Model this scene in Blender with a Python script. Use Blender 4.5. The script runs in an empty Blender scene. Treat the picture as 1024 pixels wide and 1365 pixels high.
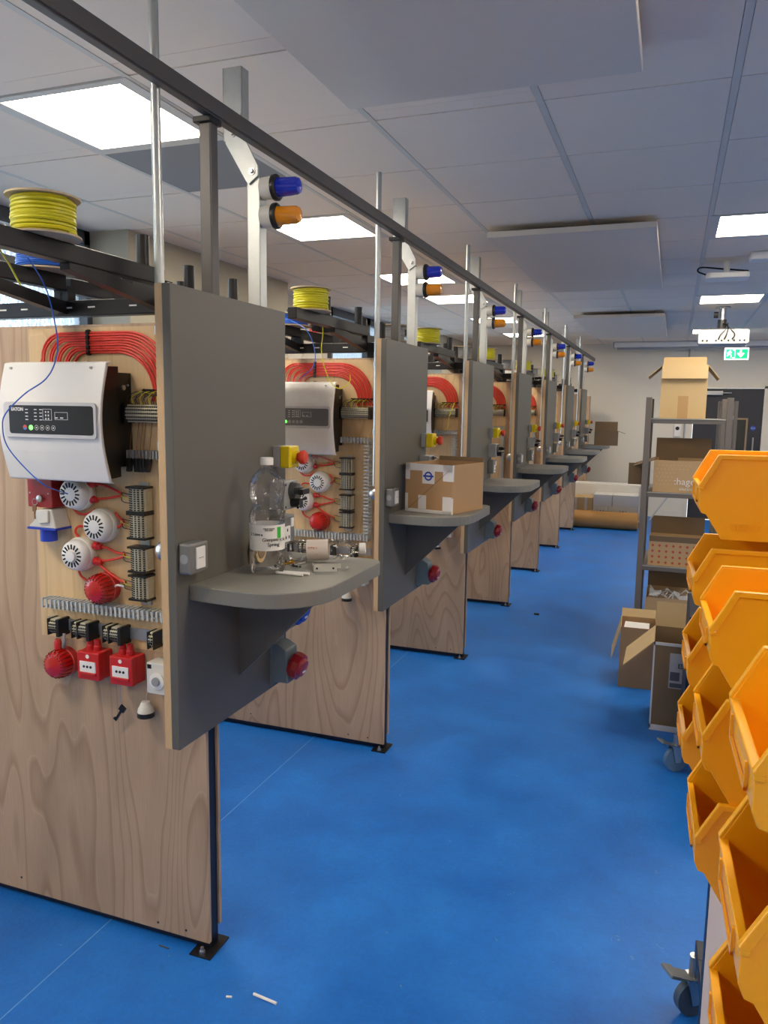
import bpy, math, random
from mathutils import Vector, Matrix
random.seed(7)
S = bpy.context.scene
C = S.collection
PI = math.pi
# ------------------------------------------------------------------ camera, world, exposure
H = 1.6
F_PX, YAW, PITCH, ROLL = 1032.0, .3537, -.1334, .0143
cam_d = bpy.data.cameras.new('camera'); cam = bpy.data.objects.new('camera', cam_d); C.objects.link(cam)
cam_d.sensor_fit = 'HORIZONTAL'; cam_d.sensor_width = 36; cam_d.lens = 36 * F_PX / 1024; cam_d.clip_start = .02
fw = Vector((-math.sin(YAW) * math.cos(PITCH), math.cos(YAW) * math.cos(PITCH), math.sin(PITCH)))
rt = Vector((math.cos(YAW), math.sin(YAW), 0)); up = rt.cross(fw)
r2 = rt * math.cos(ROLL) + up * math.sin(ROLL); u2 = up * math.cos(ROLL) - rt * math.sin(ROLL)
cam.matrix_world = Matrix(((r2.x, u2.x, -fw.x, 0), (r2.y, u2.y, -fw.y, 0), (r2.z, u2.z, -fw.z, H), (0, 0, 0, 1)))
S.camera = cam
W = bpy.data.worlds.new('sky'); S.world = W; W.use_nodes = True
W.node_tree.nodes['Background'].inputs[0].default_value = (.8, .85, .9, 1)
W.node_tree.nodes['Background'].inputs[1].default_value = 1.6
S.view_settings.view_transform = 'Standard'; S.view_settings.look = 'None'
S.view_settings.exposure = 1.95; S.view_settings.gamma = 1
LAMP = 7.5            # strength of the ceiling light panels
CEIL = 2.623
Y1, DY = 1.79, 1.469  # first partition, spacing
NB = 7
# ------------------------------------------------------------------ materials
def lin(r, g, b):
    return tuple(((c / 255) / 12.92 if c / 255 <= .04045 else ((c / 255 + .055) / 1.055) ** 2.4) for c in (r, g, b)) + (1,)
MATS = {}
def mat(name, rgb, rough=.5, metal=0, noise=0, nscale=20, bump=0, bscale=60, emit=0, alpha=1, coat=0, trans=0, stretch=None, sub=0):
    if name in MATS: return MATS[name]
    m = bpy.data.materials.new(name); m.use_nodes = True; nt = m.node_tree; N = nt.nodes; L = nt.links
    b = N['Principled BSDF']; col = lin(*rgb)
    b.inputs['Base Color'].default_value = col; b.inputs['Roughness'].default_value = rough; b.inputs['Metallic'].default_value = metal
    b.inputs['Coat Weight'].default_value = coat; b.inputs['Transmission Weight'].default_value = trans; b.inputs['Alpha'].default_value = alpha
    if sub: b.inputs['Subsurface Weight'].default_value = sub
    tc = N.new('ShaderNodeTexCoord'); mp = N.new('ShaderNodeMapping'); L.new(tc.outputs['Object'], mp.inputs[0])
    if stretch: mp.inputs['Scale'].default_value = stretch
    n = N.new('ShaderNodeTexNoise'); n.inputs['Scale'].default_value = nscale; n.inputs['Detail'].default_value = 5; L.new(mp.outputs[0], n.inputs[0])
    r = N.new('ShaderNodeMapRange'); r.inputs[3].default_value = 1 - max(noise, .02); r.inputs[4].default_value = 1 + max(noise, .02); L.new(n.outputs[0], r.inputs[0])
    mx = N.new('ShaderNodeVectorMath'); mx.operation = 'SCALE'; mx.inputs[0].default_value = col[:3]; L.new(r.outputs[0], mx.inputs['Scale']); L.new(mx.outputs[0], b.inputs['Base Color'])
    if bump:
        n2 = N.new('ShaderNodeTexNoise'); n2.inputs['Scale'].default_value = bscale; n2.inputs['Detail'].default_value = 3; L.new(mp.outputs[0], n2.inputs[0])
        bp = N.new('ShaderNodeBump'); bp.inputs['Strength'].default_value = bump; bp.inputs['Distance'].default_value = .01; L.new(n2.outputs[0], bp.inputs['Height']); L.new(bp.outputs[0], b.inputs['Normal'])
    if emit:
        b.inputs['Emission Color'].default_value = col; b.inputs['Emission Strength'].default_value = emit
    MATS[name] = m; return m
def wood_mat(name, c1, c2, c3, scale=1.0, dist=2.2):
    m = bpy.data.materials.new(name); m.use_nodes = True; nt = m.node_tree; N = nt.nodes; L = nt.links; b = N['Principled BSDF']
    tc = N.new('ShaderNodeTexCoord'); oi = N.new('ShaderNodeObjectInfo')
    ad = N.new('ShaderNodeVectorMath'); ad.operation = 'MULTIPLY_ADD'; ad.inputs[1].default_value = (1, 1, 1)
    sc = N.new('ShaderNodeVectorMath'); sc.operation = 'SCALE'; sc.inputs['Scale'].default_value = .37; L.new(oi.outputs['Location'], sc.inputs[0])
    L.new(tc.outputs['Object'], ad.inputs[0]); L.new(sc.outputs[0], ad.inputs[2])
    mp = N.new('ShaderNodeMapping'); mp.inputs['Scale'].default_value = (3.2 * scale, 3.2 * scale, .62 * scale); L.new(ad.outputs[0], mp.inputs[0])
    n = N.new('ShaderNodeTexNoise'); n.inputs['Scale'].default_value = 1.15; n.inputs['Detail'].default_value = 1.6; n.inputs['Roughness'].default_value = .4; n.inputs['Distortion'].default_value = .35; L.new(mp.outputs[0], n.inputs[0])
    mu = N.new('ShaderNodeMath'); mu.operation = 'MULTIPLY'; mu.inputs[1].default_value = 11 * dist; L.new(n.outputs[0], mu.inputs[0])
    fr = N.new('ShaderNodeMath'); fr.operation = 'FRACT'; L.new(mu.outputs[0], fr.inputs[0])
    cr = N.new('ShaderNodeValToRGB'); L.new(fr.outputs[0], cr.inputs[0])
    e = cr.color_ramp.elements; e[0].position = 0; e[0].color = lin(*c1); e[1].position = 1; e[1].color = lin(*c2)
    x = e.new(.6); x.color = lin(*c1); x = e.new(.88); x.color = lin(*c3); x = e.new(.97); x.color = lin(*c1)
    mp2 = N.new('ShaderNodeMapping'); mp2.inputs['Scale'].default_value = (60, 60, 2.5); L.new(ad.outputs[0], mp2.inputs[0])
    n2 = N.new('ShaderNodeTexNoise'); n2.inputs['Scale'].default_value = 4; n2.inputs['Detail'].default_value = 4; L.new(mp2.outputs[0], n2.inputs[0])
    mp3 = N.new('ShaderNodeMapping'); mp3.inputs['Scale'].default_value = (4, 4, 1.2); L.new(ad.outputs[0], mp3.inputs[0])
    n3 = N.new('ShaderNodeTexNoise'); n3.inputs['Scale'].default_value = 1.3; n3.inputs['Detail'].default_value = 3; L.new(mp3.outputs[0], n3.inputs[0])
    r = N.new('ShaderNodeMapRange'); r.inputs[3].default_value = .86; r.inputs[4].default_value = 1.12; L.new(n2.outputs[0], r.inputs[0])
    r3 = N.new('ShaderNodeMapRange'); r3.inputs[1].default_value = .3; r3.inputs[2].default_value = .7; r3.inputs[3].default_value = .84; r3.inputs[4].default_value = 1.16; L.new(n3.outputs[0], r3.inputs[0])
    m1 = N.new('ShaderNodeMath'); m1.operation = 'MULTIPLY'; L.new(r.outputs[0], m1.inputs[0]); L.new(r3.outputs[0], m1.inputs[1])
    s2 = N.new('ShaderNodeVectorMath'); s2.operation = 'SCALE'; L.new(cr.outputs[0], s2.inputs[0]); L.new(m1.outputs[0], s2.inputs['Scale']); L.new(s2.outputs[0], b.inputs['Base Color'])
    b.inputs['Roughness'].default_value = .55; MATS[name] = m; return m
def clear_mat(name, tint, mixf, rough=.08, bumpy=0, clear=False):
    m = bpy.data.materials.new(name); m.use_nodes = True; nt = m.node_tree; N = nt.nodes; L = nt.links; b = N['Principled BSDF']
    b.inputs['Base Color'].default_value = lin(*tint); b.inputs['Roughness'].default_value = rough
    t = N.new('ShaderNodeBsdfTransparent'); t.inputs[0].default_value = lin(*[min(255, c + 15) for c in tint])
    if clear: b = N.new('ShaderNodeBsdfGlossy'); b.inputs['Roughness'].default_value = rough
    fz = N.new('ShaderNodeFresnel'); fz.inputs[0].default_value = 1.45
    a = N.new('ShaderNodeMath'); a.operation = 'ADD'; a.use_clamp = True; a.inputs[1].default_value = mixf; fm = N.new('ShaderNodeMath'); fm.operation = 'MULTIPLY'; fm.inputs[1].default_value = .75 if clear else 1; L.new(fz.outputs[0], fm.inputs[0]); L.new(fm.outputs[0], a.inputs[0])
    mx = N.new('ShaderNodeMixShader'); L.new(a.outputs[0], mx.inputs[0]); L.new(t.outputs[0], mx.inputs[1]); L.new(b.outputs[0], mx.inputs[2])
    if bumpy:
        n2 = N.new('ShaderNodeTexNoise'); n2.inputs['Scale'].default_value = bumpy; bp = N.new('ShaderNodeBump'); bp.inputs['Strength'].default_value = .7; bp.inputs['Distance'].default_value = .01
        tc = N.new('ShaderNodeTexCoord'); L.new(tc.outputs['Object'], n2.inputs[0]); L.new(n2.outputs[0], bp.inputs['Height']); L.new(bp.outputs[0], b.inputs['Normal']); L.new(bp.outputs[0], fz.inputs['Normal'])
    L.new(mx.outputs[0], N['Material Output'].inputs[0]); MATS[name] = m; return m
def floor_mat():
    m = bpy.data.materials.new('blue_vinyl'); m.use_nodes = True; nt = m.node_tree; N = nt.nodes; L = nt.links; b = N['Principled BSDF']
    tc = N.new('ShaderNodeTexCoord')
    n = N.new('ShaderNodeTexNoise'); n.inputs['Scale'].default_value = 3; n.inputs['Detail'].default_value = 8; n.inputs['Roughness'].default_value = .7; L.new(tc.outputs['Object'], n.inputs[0])
    cr = N.new('ShaderNodeValToRGB'); L.new(n.outputs[0], cr.inputs[0]); e = cr.color_ramp.elements
    e[0].position = .3; e[0].color = lin(*FLOOR_A); e[1].position = .7; e[1].color = lin(*FLOOR_B)
    n4 = N.new('ShaderNodeTexNoise'); n4.inputs['Scale'].default_value = 60; n4.inputs['Detail'].default_value = 4; L.new(tc.outputs['Object'], n4.inputs[0])
    r = N.new('ShaderNodeMapRange'); r.inputs[3].default_value = .88; r.inputs[4].default_value = 1.12; L.new(n4.outputs[0], r.inputs[0])
    s2 = N.new('ShaderNodeVectorMath'); s2.operation = 'SCALE'; L.new(cr.outputs[0], s2.inputs[0]); L.new(r.outputs[0], s2.inputs['Scale'])
    # pale scuffs
    v = N.new('ShaderNodeTexNoise'); v.inputs['Scale'].default_value = 34; v.inputs['Detail'].default_value = 2; v.inputs['Distortion'].default_value = 1.5; L.new(tc.outputs['Object'], v.inputs[0])
    st = N.new('ShaderNodeMapRange'); st.inputs[1].default_value = .735; st.inputs[2].default_value = .78; L.new(v.outputs[0], st.inputs[0]); st.inputs[4].default_value = .55
    mx = N.new('ShaderNodeMix'); mx.data_type = 'RGBA'; L.new(st.outputs[0], mx.inputs['Factor']); L.new(s2.outputs[0], mx.inputs['A']); mx.inputs['B'].default_value = lin(110, 150, 196); L.new(mx.outputs['Result'], b.inputs['Base Color'])
    rr = N.new('ShaderNodeMapRange'); rr.inputs[3].default_value = .3; rr.inputs[4].default_value = .55; L.new(n.outputs[0], rr.inputs[0]); L.new(rr.outputs[0], b.inputs['Roughness'])
    bp = N.new('ShaderNodeBump'); bp.inputs['Strength'].default_value = .12; bp.inputs['Distance'].default_value = .01; L.new(n4.outputs[0], bp.inputs['Height']); L.new(bp.outputs[0], b.inputs['Normal'])
    b.inputs['Specular IOR Level'].default_value = .45
    MATS['floor'] = m; return m
FLOOR_A, FLOOR_B = (20, 96, 182), (34, 122, 212)
M_floor = floor_mat()
M_ceil = mat('ceiling_tile', (232, 217, 200), .9, noise=.02)
M_bar = mat('ceiling_bar', (206, 200, 190), .6)
M_ctd = mat('ceiling_tile_shaded', (138, 136, 134), .8)  # greyer copy of the tile colour, with shade painted in
M_joint = mat('ceiling_joint', (95, 92, 90), .9)
M_wall = mat('wall_paint', (222, 216, 202), .85, noise=.02)
M_beige = mat('wall_beige', (176, 171, 154), .85)
M_gfr = mat('window_grey', (72, 78, 84), .4)
M_ply = wood_mat('plywood_face', (184, 156, 127), (194, 166, 138), (166, 137, 109), 1.0, 1.6)
M_plyL = wood_mat('plywood_light', (210, 180, 136), (218, 190, 148), (198, 166, 122), 1.2, 1.0)
M_edge = mat('ply_edge', (205, 172, 130), .7, noise=.25, nscale=40, stretch=(30, 1, 1))
M_bro = mat('brown_timber', (132, 92, 62), .7, noise=.15, nscale=8, stretch=(8, 8, 1))
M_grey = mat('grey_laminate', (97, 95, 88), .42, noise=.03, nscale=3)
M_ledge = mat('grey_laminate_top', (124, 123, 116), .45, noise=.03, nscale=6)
M_steel = mat('dark_steel', (88, 86, 86), .42, .5, noise=.12, nscale=12)
M_black = mat('black_steel', (26, 25, 28), .4, .2)
M_navy = mat('navy_steel', (24, 30, 48), .4, .3)
M_galv = mat('galvanised_steel', (186, 190, 190), .38, .75, noise=.12, nscale=30)
M_chrome = mat('bright_metal', (190, 190, 190), .3, .95)
M_red = mat('red_plastic', (196, 30, 30), .35, coat=.3)
M_rcab = mat('red_cable', (214, 58, 44), .45)
M_lens = mat('red_lens', (190, 14, 10), .12, coat=.8, sub=.1, bump=.25, bscale=120)
M_white = mat('white_plastic', (232, 230, 226), .4)
M_wht2 = mat('cream_plastic', (214, 210, 200), .45)
M_blk = mat('black_plastic', (22, 21, 22), .35)
M_dgp = mat('slot_black', (12, 12, 12), .8)
M_term = mat('terminal_beige', (196, 192, 170), .55, noise=.1, nscale=60)
M_duct = mat('grey_duct', (186, 190, 190), .5)
M_gpl = mat('grey_plastic', (150, 152, 154), .45)
M_gbx = mat('slate_grey_box', (112, 126, 130), .45)
M_clad = mat('metal_clad_box', (128, 129, 128), .4, .4)
M_yel = mat('yellow_plastic', (226, 200, 14), .4)
M_orb = mat('orange_red_plastic', (206, 62, 34), .4)
M_blue = mat('blue_plastic', (24, 60, 180), .4)
M_bluel = mat('blue_lens', (14, 42, 190), .12, coat=.9, bump=.1, bscale=80)
M_ambl = mat('amber_lens', (232, 146, 10), .12, coat=.9, bump=.1, bscale=80)
M_ycab = mat('yellow_green_cable', (206, 200, 30), .45)
M_gcab = mat('green_stripe', (120, 150, 30), .45)
M_bcab = mat('blue_cable', (40, 98, 200), .4)
M_grcab = mat('grey_cable', (150, 152, 156), .4, noise=.3, nscale=40)
M_orcab = mat('brown_cable', (190, 108, 48), .5)
M_board = mat('reel_board', (196, 178, 148), .75)
M_crd = mat('cardboard', (178, 142, 102), .8, noise=.06, nscale=10)
M_crdL = mat('cardboard_light', (208, 180, 132), .8, noise=.05, nscale=10)
M_crdD = mat('cardboard_brown', (134, 112, 84), .8, noise=.06, nscale=10)
M_crdP = mat('cardboard_printed', (190, 160, 118), .75, noise=.05)
M_tape = mat('white_tape', (226, 224, 222), .3)
M_paper = mat('white_paper', (228, 227, 224), .6)
M_ink = mat('black_ink', (30, 30, 34), .6)
M_inkr = mat('red_ink', (186, 84, 60), .7)
M_inkb = mat('blue_ink', (40, 66, 170), .6)
M_grn = mat('green_ink', (60, 180, 60), .5)
M_shelf = mat('shelf_grey', (122, 116, 110), .5, .3)
M_bin = mat('yellow_bin_plastic', (255, 180, 14), .38, coat=.15, sub=0)
M_beb = mat('beige_board', (242, 214, 192), .6)
M_rub = mat('castor_rubber', (70, 84, 98), .5)
M_exit = mat('exit_green', (0, 150, 90), .4, emit=.55)
M_exitw = mat('exit_white', (236, 244, 240), .4, emit=.6)
M_door = mat('door_charcoal', (50, 50, 54), .5)
M_dw = mat('door_wood_trim', (150, 128, 96), .5)
M_dgl = mat('door_glass_dark', (34, 36, 34), .1, coat=.5)
M_rad = mat('radiant_panel', (214, 204, 190), .5)
M_lamp = mat('lamp_diffuser', (255, 241, 220), .5, emit=LAMP)
M_led = mat('green_led', (110, 235, 100), .4, emit=.6)
M_pet = clear_mat('clear_bottle', (246, 246, 244), .02, .04, 40, True)
M_film = clear_mat('clear_film', (238, 238, 238), .0, .15, 30)
M_glass = clear_mat('window_glass', (222, 230, 236), .12, .1, 40)
# ------------------------------------------------------------------ mesh builder
class MB:
    def __init__(s): s.v = []; s.f = []; s.m = []; s.M = Matrix.Identity(4); s.k = 0
    def add(s, vs, fs):
        o = len(s.v); s.v += [tuple(s.M @ Vector(p)) for p in vs]
        s.f += [tuple(i + o for i in f) for f in fs]; s.m += [s.k] * len(fs); return s
    def box(s, x0, x1, y0, y1, z0, z1):
        x0, x1 = min(x0, x1), max(x0, x1); y0, y1 = min(y0, y1), max(y0, y1); z0, z1 = min(z0, z1), max(z0, z1)
        return s.add([(x, y, z) for x in (x0, x1) for y in (y0, y1) for z in (z0, z1)],
                     [(0, 1, 3, 2), (4, 6, 7, 5), (0, 4, 5, 1), (2, 3, 7, 6), (0, 2, 6, 4), (1, 5, 7, 3)])
    def cb(s, c, d): return s.box(c[0] - d[0] / 2, c[0] + d[0] / 2, c[1] - d[1] / 2, c[1] + d[1] / 2, c[2] - d[2] / 2, c[2] + d[2] / 2)
    def lathe(s, prof, o, ax, n=24, caps=True):
        # prof: list of (distance along axis, radius)
        a = Vector(ax).normalized(); t = Vector((0, 0, 1)) if abs(a.z) < .9 else Vector((1, 0, 0)); u = a.cross(t).normalized(); w = a.cross(u)
        vs = []; fs = []; o = Vector(o)
        for d, r in prof:
            for i in range(n):
                q = 2 * PI * i / n; vs.append(o + a * d + (u * math.cos(q) + w * math.sin(q)) * max(r, 1e-5))
        for j in range(len(prof) - 1):
            for i in range(n):
                k = (i + 1) % n; fs.append((j * n + i, j * n + k, (j + 1) * n + k, (j + 1) * n + i))
        if caps: fs.append(tuple(range(n))[::-1]); fs.append(tuple((len(prof) - 1) * n + i for i in range(n)))
        return s.add(vs, fs)
    def cyl(s, p0, p1, r, n=16, r2=None):
        p0 = Vector(p0); p1 = Vector(p1); d = p1 - p0
        return s.lathe([(0, r), (d.length, r if r2 is None else r2)], p0, d, n)
    def tube(s, pts, r, n=8):
        pts = [Vector(p) for p in pts]; vs = []; fs = []; pu = None
        for i, p in enumerate(pts):
            a = (pts[min(i + 1, len(pts) - 1)] - pts[max(i - 1, 0)]).normalized()
            if pu is None: t = Vector((0, 0, 1)) if abs(a.z) < .9 else Vector((1, 0, 0)); u = a.cross(t).normalized()
            else: u = (pu - a * pu.dot(a)).normalized()
            pu = u; w = a.cross(u)
            for j in range(n):
                q = 2 * PI * j / n; vs.append(p + (u * math.cos(q) + w * math.sin(q)) * r)
        for i in range(len(pts) - 1):
            for j in range(n):
                k = (j + 1) % n; fs.append((i * n + j, i * n + k, (i + 1) * n + k, (i + 1) * n + j))
        fs.append(tuple(range(n))[::-1]); fs.append(tuple((len(pts) - 1) * n + j for j in range(n)))
        return s.add(vs, fs)
    def prism(s, poly, ax, a0, a1):
        n = len(poly)
        def P(p, a): return (a, p[0], p[1]) if ax == 'x' else ((p[0], a, p[1]) if ax == 'y' else (p[0], p[1], a))
        fs = [(i, (i + 1) % n, n + (i + 1) % n, n + i) for i in range(n)] + [tuple(range(n))[::-1], tuple(range(n, 2 * n))]
        return s.add([P(p, a0) for p in poly] + [P(p, a1) for p in poly], fs)
    def build(s, name, mats, parent=None, smooth=False, bevel=0, loc=None):
        me = bpy.data.meshes.new(name); o = bpy.data.objects.new(name, me)
        org = Vector((0, 0, 0)); p = parent
        if loc is not None and parent is None: org = Vector(loc); o.location = org
        while p is not None: org += p.location; p = p.parent
        me.from_pydata([tuple(Vector(v) - org) for v in s.v], [], s.f)
        mats = mats if isinstance(mats, (list, tuple)) else [mats]
        for m in mats: me.materials.append(m)
        me.polygons.foreach_set('material_index', s.m)
        import bmesh
        bm = bmesh.new(); bm.from_mesh(me); bmesh.ops.recalc_face_normals(bm, faces=bm.faces); bm.to_mesh(me); bm.free()
        if smooth:
            for pl in me.polygons: pl.use_smooth = True
            me.set_sharp_from_angle(angle=math.radians(40))
        C.objects.link(o)
        if parent is not None: o.parent = parent
        if bevel:
            b = o.modifiers.new('bevel', 'BEVEL'); b.width = bevel; b.segments = 2; b.limit_method = 'ANGLE'
        return o
def tag(o, label=None, cat=None, group=None, kind=None):
    if label: o['label'] = label
    if cat: o['category'] = cat
    if group: o['group'] = group
    if kind: o['kind'] = kind
    return o
def thing(name, loc, label, cat, group=None):
    o = bpy.data.objects.new(name, None); o.empty_display_size = .05; o.location = loc; C.objects.link(o); return tag(o, label, cat, group)
def bx(name, m, parent, x0, x1, y0, y1, z0, z1, bevel=0, **k):
    return MB().box(x0, x1, y0, y1, z0, z1).build(name, m, parent, bevel=bevel, **k)
def struct(name, mb, m, **k):
    o = mb.build(name, m, **k); o['kind'] = 'structure'; return o
def copy_tree(o, parent=None):
    c = o.copy(); C.objects.link(c)
    if parent is not None: c.parent = parent
    for ch in KIDS.get(o.name, []): copy_tree(ch, c)
    return c
KIDS = {}
def register():
    KIDS.clear()
    for o in C.objects:
        if o.parent: KIDS.setdefault(o.parent.name, []).append(o)
def text(name, body, size, origin, xdir, ydir, m, parent, depth=.0006, bold=0):
    cu = bpy.data.curves.new(name, 'FONT'); cu.body = body; cu.size = size; cu.extrude = depth; cu.offset = bold; cu.align_x = 'CENTER'; cu.align_y = 'CENTER'
    t = bpy.data.objects.new(name, cu); C.objects.link(t)
    me = bpy.data.meshes.new_from_object(t.evaluated_get(bpy.context.evaluated_depsgraph_get()))
    C.objects.unlink(t); bpy.data.objects.remove(t)
    x = Vector(xdir).normalized(); y = Vector(ydir).normalized(); z = x.cross(y)
    mb = MB(); mb.M = Matrix(((x.x, y.x, z.x, origin[0]), (x.y, y.y, z.y, origin[1]), (x.z, y.z, z.z, origin[2]), (0, 0, 0, 1)))
    mb.add([tuple(v.co) for v in me.vertices], [tuple(p.vertices) for p in me.polygons]); bpy.data.meshes.remove(me)
    return mb.build(name, m, parent)
def arc(cx, cz, r, a0, a1, n=8): return [(cx + r * math.cos(a0 + (a1 - a0) * i / n), cz + r * math.sin(a0 + (a1 - a0) * i / n)) for i in range(n + 1)]
def rrect(x0, x1, z0, z1, r, n=4):
    return arc(x1 - r, z0 + r, r, -PI / 2, 0, n) + arc(x1 - r, z1 - r, r, 0, PI / 2, n) + arc(x0 + r, z1 - r, r, PI / 2, PI, n) + arc(x0 + r, z0 + r, r, PI, 1.5 * PI, n)
def smooth_path(pts, sub=8):
    P = [Vector(p) for p in pts]; P = [P[0] * 2 - P[1]] + P + [P[-1] * 2 - P[-2]]; out = []
    for i in range(1, len(P) - 2):
        for j in range(sub):
            t = j / sub; a, b, c, d = P[i - 1:i + 3]
            out.append(.5 * ((2 * b) + (c - a) * t + (2 * a - 5 * b + 4 * c - d) * t * t + (3 * b - a - 3 * c + d) * t ** 3))
    out.append(P[-2]); return out
# ------------------------------------------------------------------ room shell
XL, XR, YB, YF = -3.08, 3.4, -2.6, 12.55
mb = MB(); mb.box(-3.7, XR, YB, YF, -.06, 0); struct('floor', mb, M_floor)
mb = MB()
for x in (-1.558, .45): mb.box(x - .002, x + .002, YB, YF, 0, .0006)
struct('trim_1', mb, mat('seam_weld', (96, 150, 214), .5))
# ceiling: tiles between long bars, cross joints
mb = MB(); mb.k = 3; mb.box(-3.7, XR, YB, YF, CEIL + .012, CEIL + .08); mb.k = 0
XA, YR, T = .12, 2.745, .6
LAMPS = [(-2.28, y) for y in (-1.455, .345, 2.145, 3.945, 5.745, 6.945, 8.745, 10.545)] + [(.12, y) for y in (-1.455, 1.545, 4.545, 7.545, 10.545)] + [(1.92, y) for y in (-1.455, 1.545, 4.545, 7.545, 10.545)]  # panels out of view are added to brighten the room
SHADED_TILE = (-2.28, 2.745)  # plain tile in shade; the shade is put into a greyer colour
def near(a, b): return abs(a[0] - b[0]) < .05 and abs(a[1] - b[1]) < .05
bars = [XA + T * i for i in range(-7, 6)]
for i, x in enumerate(bars):
    x1 = min(x + T, XR)
    if x >= XR: continue
    k = int((YB - YR) / T) - 1
    while YR + k * T < YF:
        y0, y1 = YR + k * T, YR + (k + 1) * T; k += 1
        if any(near((x, y0), l) for l in LAMPS): continue
        g = near((x, y0), SHADED_TILE)
        a0, a1 = max(y0, YB) + .003, min(y1, YF) - .003
        if a1 <= a0: continue
        mb.k = 2 if g else 0
        if x < -1.0 and not g and a1 - a0 > .5:
            mb.box(x + .013, x1 - .013, a0, a1 - .083, CEIL, CEIL + .012); mb.box(x + .013, x1 - .013, a1 - .079, a1, CEIL + .001, CEIL + .012)
        else: mb.box(x + .013, x1 - .013, a0, a1, CEIL, CEIL + .012)
mb.k = 1
for x in bars: mb.box(x - .0115, x + .0115, YB, YF, CEIL - .001, CEIL + .012)
struct('ceiling', mb, [M_ceil, M_bar, M_ctd, M_joint])
# walls: far, right, back, left with window recesses
mb = MB(); mb.box(-3.7, .235, YF, YF + .15, 0, CEIL + .08); mb.box(1.255, XR, YF, YF + .15, 0, CEIL + .08); mb.box(.235, 1.255, YF, YF + .15, 1.99, CEIL + .08); struct('wall_far', mb, M_wall)
struct('wall_right', MB().box(XR, XR + .15, YB, YF, 0, CEIL + .08), M_wall)
struct('wall_back', MB().box(-3.7, XR, YB - .15, YB, 0, CEIL + .08), M_wall)
mb = MB(); XO = -3.4
for a, b in ((3.915, 5.95), (10.6, YF), (YB, .2)): mb.k = 0; mb.box(XO - .1, XL, a, b, 0, CEIL + .01)
mb.k = 1
mb.box(XO - .1, XO, .2, 3.915, 0, .9); mb.box(XO - .1, XO, 5.95, 7.45, 0, CEIL + .01); mb.box(XO - .1, XO, 7.45, 10.6, 0, .9)
struct('wall_left', mb, [M_beige, M_wall])
for n, (a, b) in enumerate(((.2, 3.915), (7.45, 10.6))):
    w = thing('window_%d' % (n + 1), (XO, a, .9), None, None); w['kind'] = 'structure'
    mb = MB(); t = .07; zt = CEIL
    mb.box(XO - .06, XO + .04, a, b, .9, .9 + t); mb.box(XO - .06, XO + .04, a, b, zt - .08, zt + .01)
    cnt = 4 if n == 0 else 3; st = (b - a) / cnt
    for i in range(cnt + 1): y = a + st * i; mb.box(XO - .06, XO + .04, max(a, y - .045), min(b, y + .045), .9, zt)
    mb.box(XO - .055, XO + .03, a, b, 2.33, 2.38)
    f = mb.build('window_frame', M_gfr, w)
    mb = MB(); mb.box(XO - .02, XO - .014, a + .04, b - .04, .95, zt - .06); mb.build('window_pane', M_glass, w)
struct('baseboard_far', MB().box(-3.08, .2, YF - .015, YF, 0, .1), M_wall)
# door in the far wall
d = thing('door_1', (.74, YF, 0), None, None); d['kind'] = 'structure'
mb = MB(); mb.box(.235, .275, YF - .02, YF + .1, 0, 1.99); mb.box(1.215, 1.255, YF - .02, YF + .1, 0, 1.99); mb.box(.235, 1.255, YF - .02, YF + .1, 1.96, 1.99); mb.build('door_frame', M_wall, d)
leaf = MB().box(.278, 1.212, YF, YF + .045, .005, 1.957).build('door_leaf', M_door, d, bevel=.003)
mb = MB()
for q in ((.815, .84, .6, 1.53), (1.0, 1.025, .6, 1.53), (.84, 1.0, 1.505, 1.53), (.84, 1.0, .6, .625)): mb.box(q[0], q[1], YF - .012, YF, q[2], q[3])
mb.build('vision_frame', M_dw, leaf); bx('vision_glass', M_dgl, leaf, .84, 1.0, YF - .004, YF - .001, .625, 1.505)
mb = MB(); mb.cyl((1.105, YF - .05, .9), (1.105, YF - .05, 1.25), .011); mb.cyl((1.105, YF - .05, .93), (1.105, YF, .93), .008); mb.cyl((1.105, YF - .05, 1.22), (1.105, YF, 1.22), .008); mb.build('door_handle', M_chrome, leaf, smooth=True)
mb = MB().cyl((1.1, YF - .004, 1.385), (1.1, YF, 1.385), .035, 24).build('door_sign', mat('sign_blue', (40, 90, 190), .4), leaf)
text('sign_text', 'FIRE DOOR\nKEEP SHUT', .012, (1.1, YF - .005, 1.385), (1, 0, 0), (0, 0, 1), M_paper, leaf)
mb = MB(); mb.box(.42, .66, YF - .06, YF, 1.86, 1.92); mb.box(.6, .78, YF - .05, YF - .035, 1.885, 1.9); mb.build('door_closer', M_chrome, leaf, bevel=.004)
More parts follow.
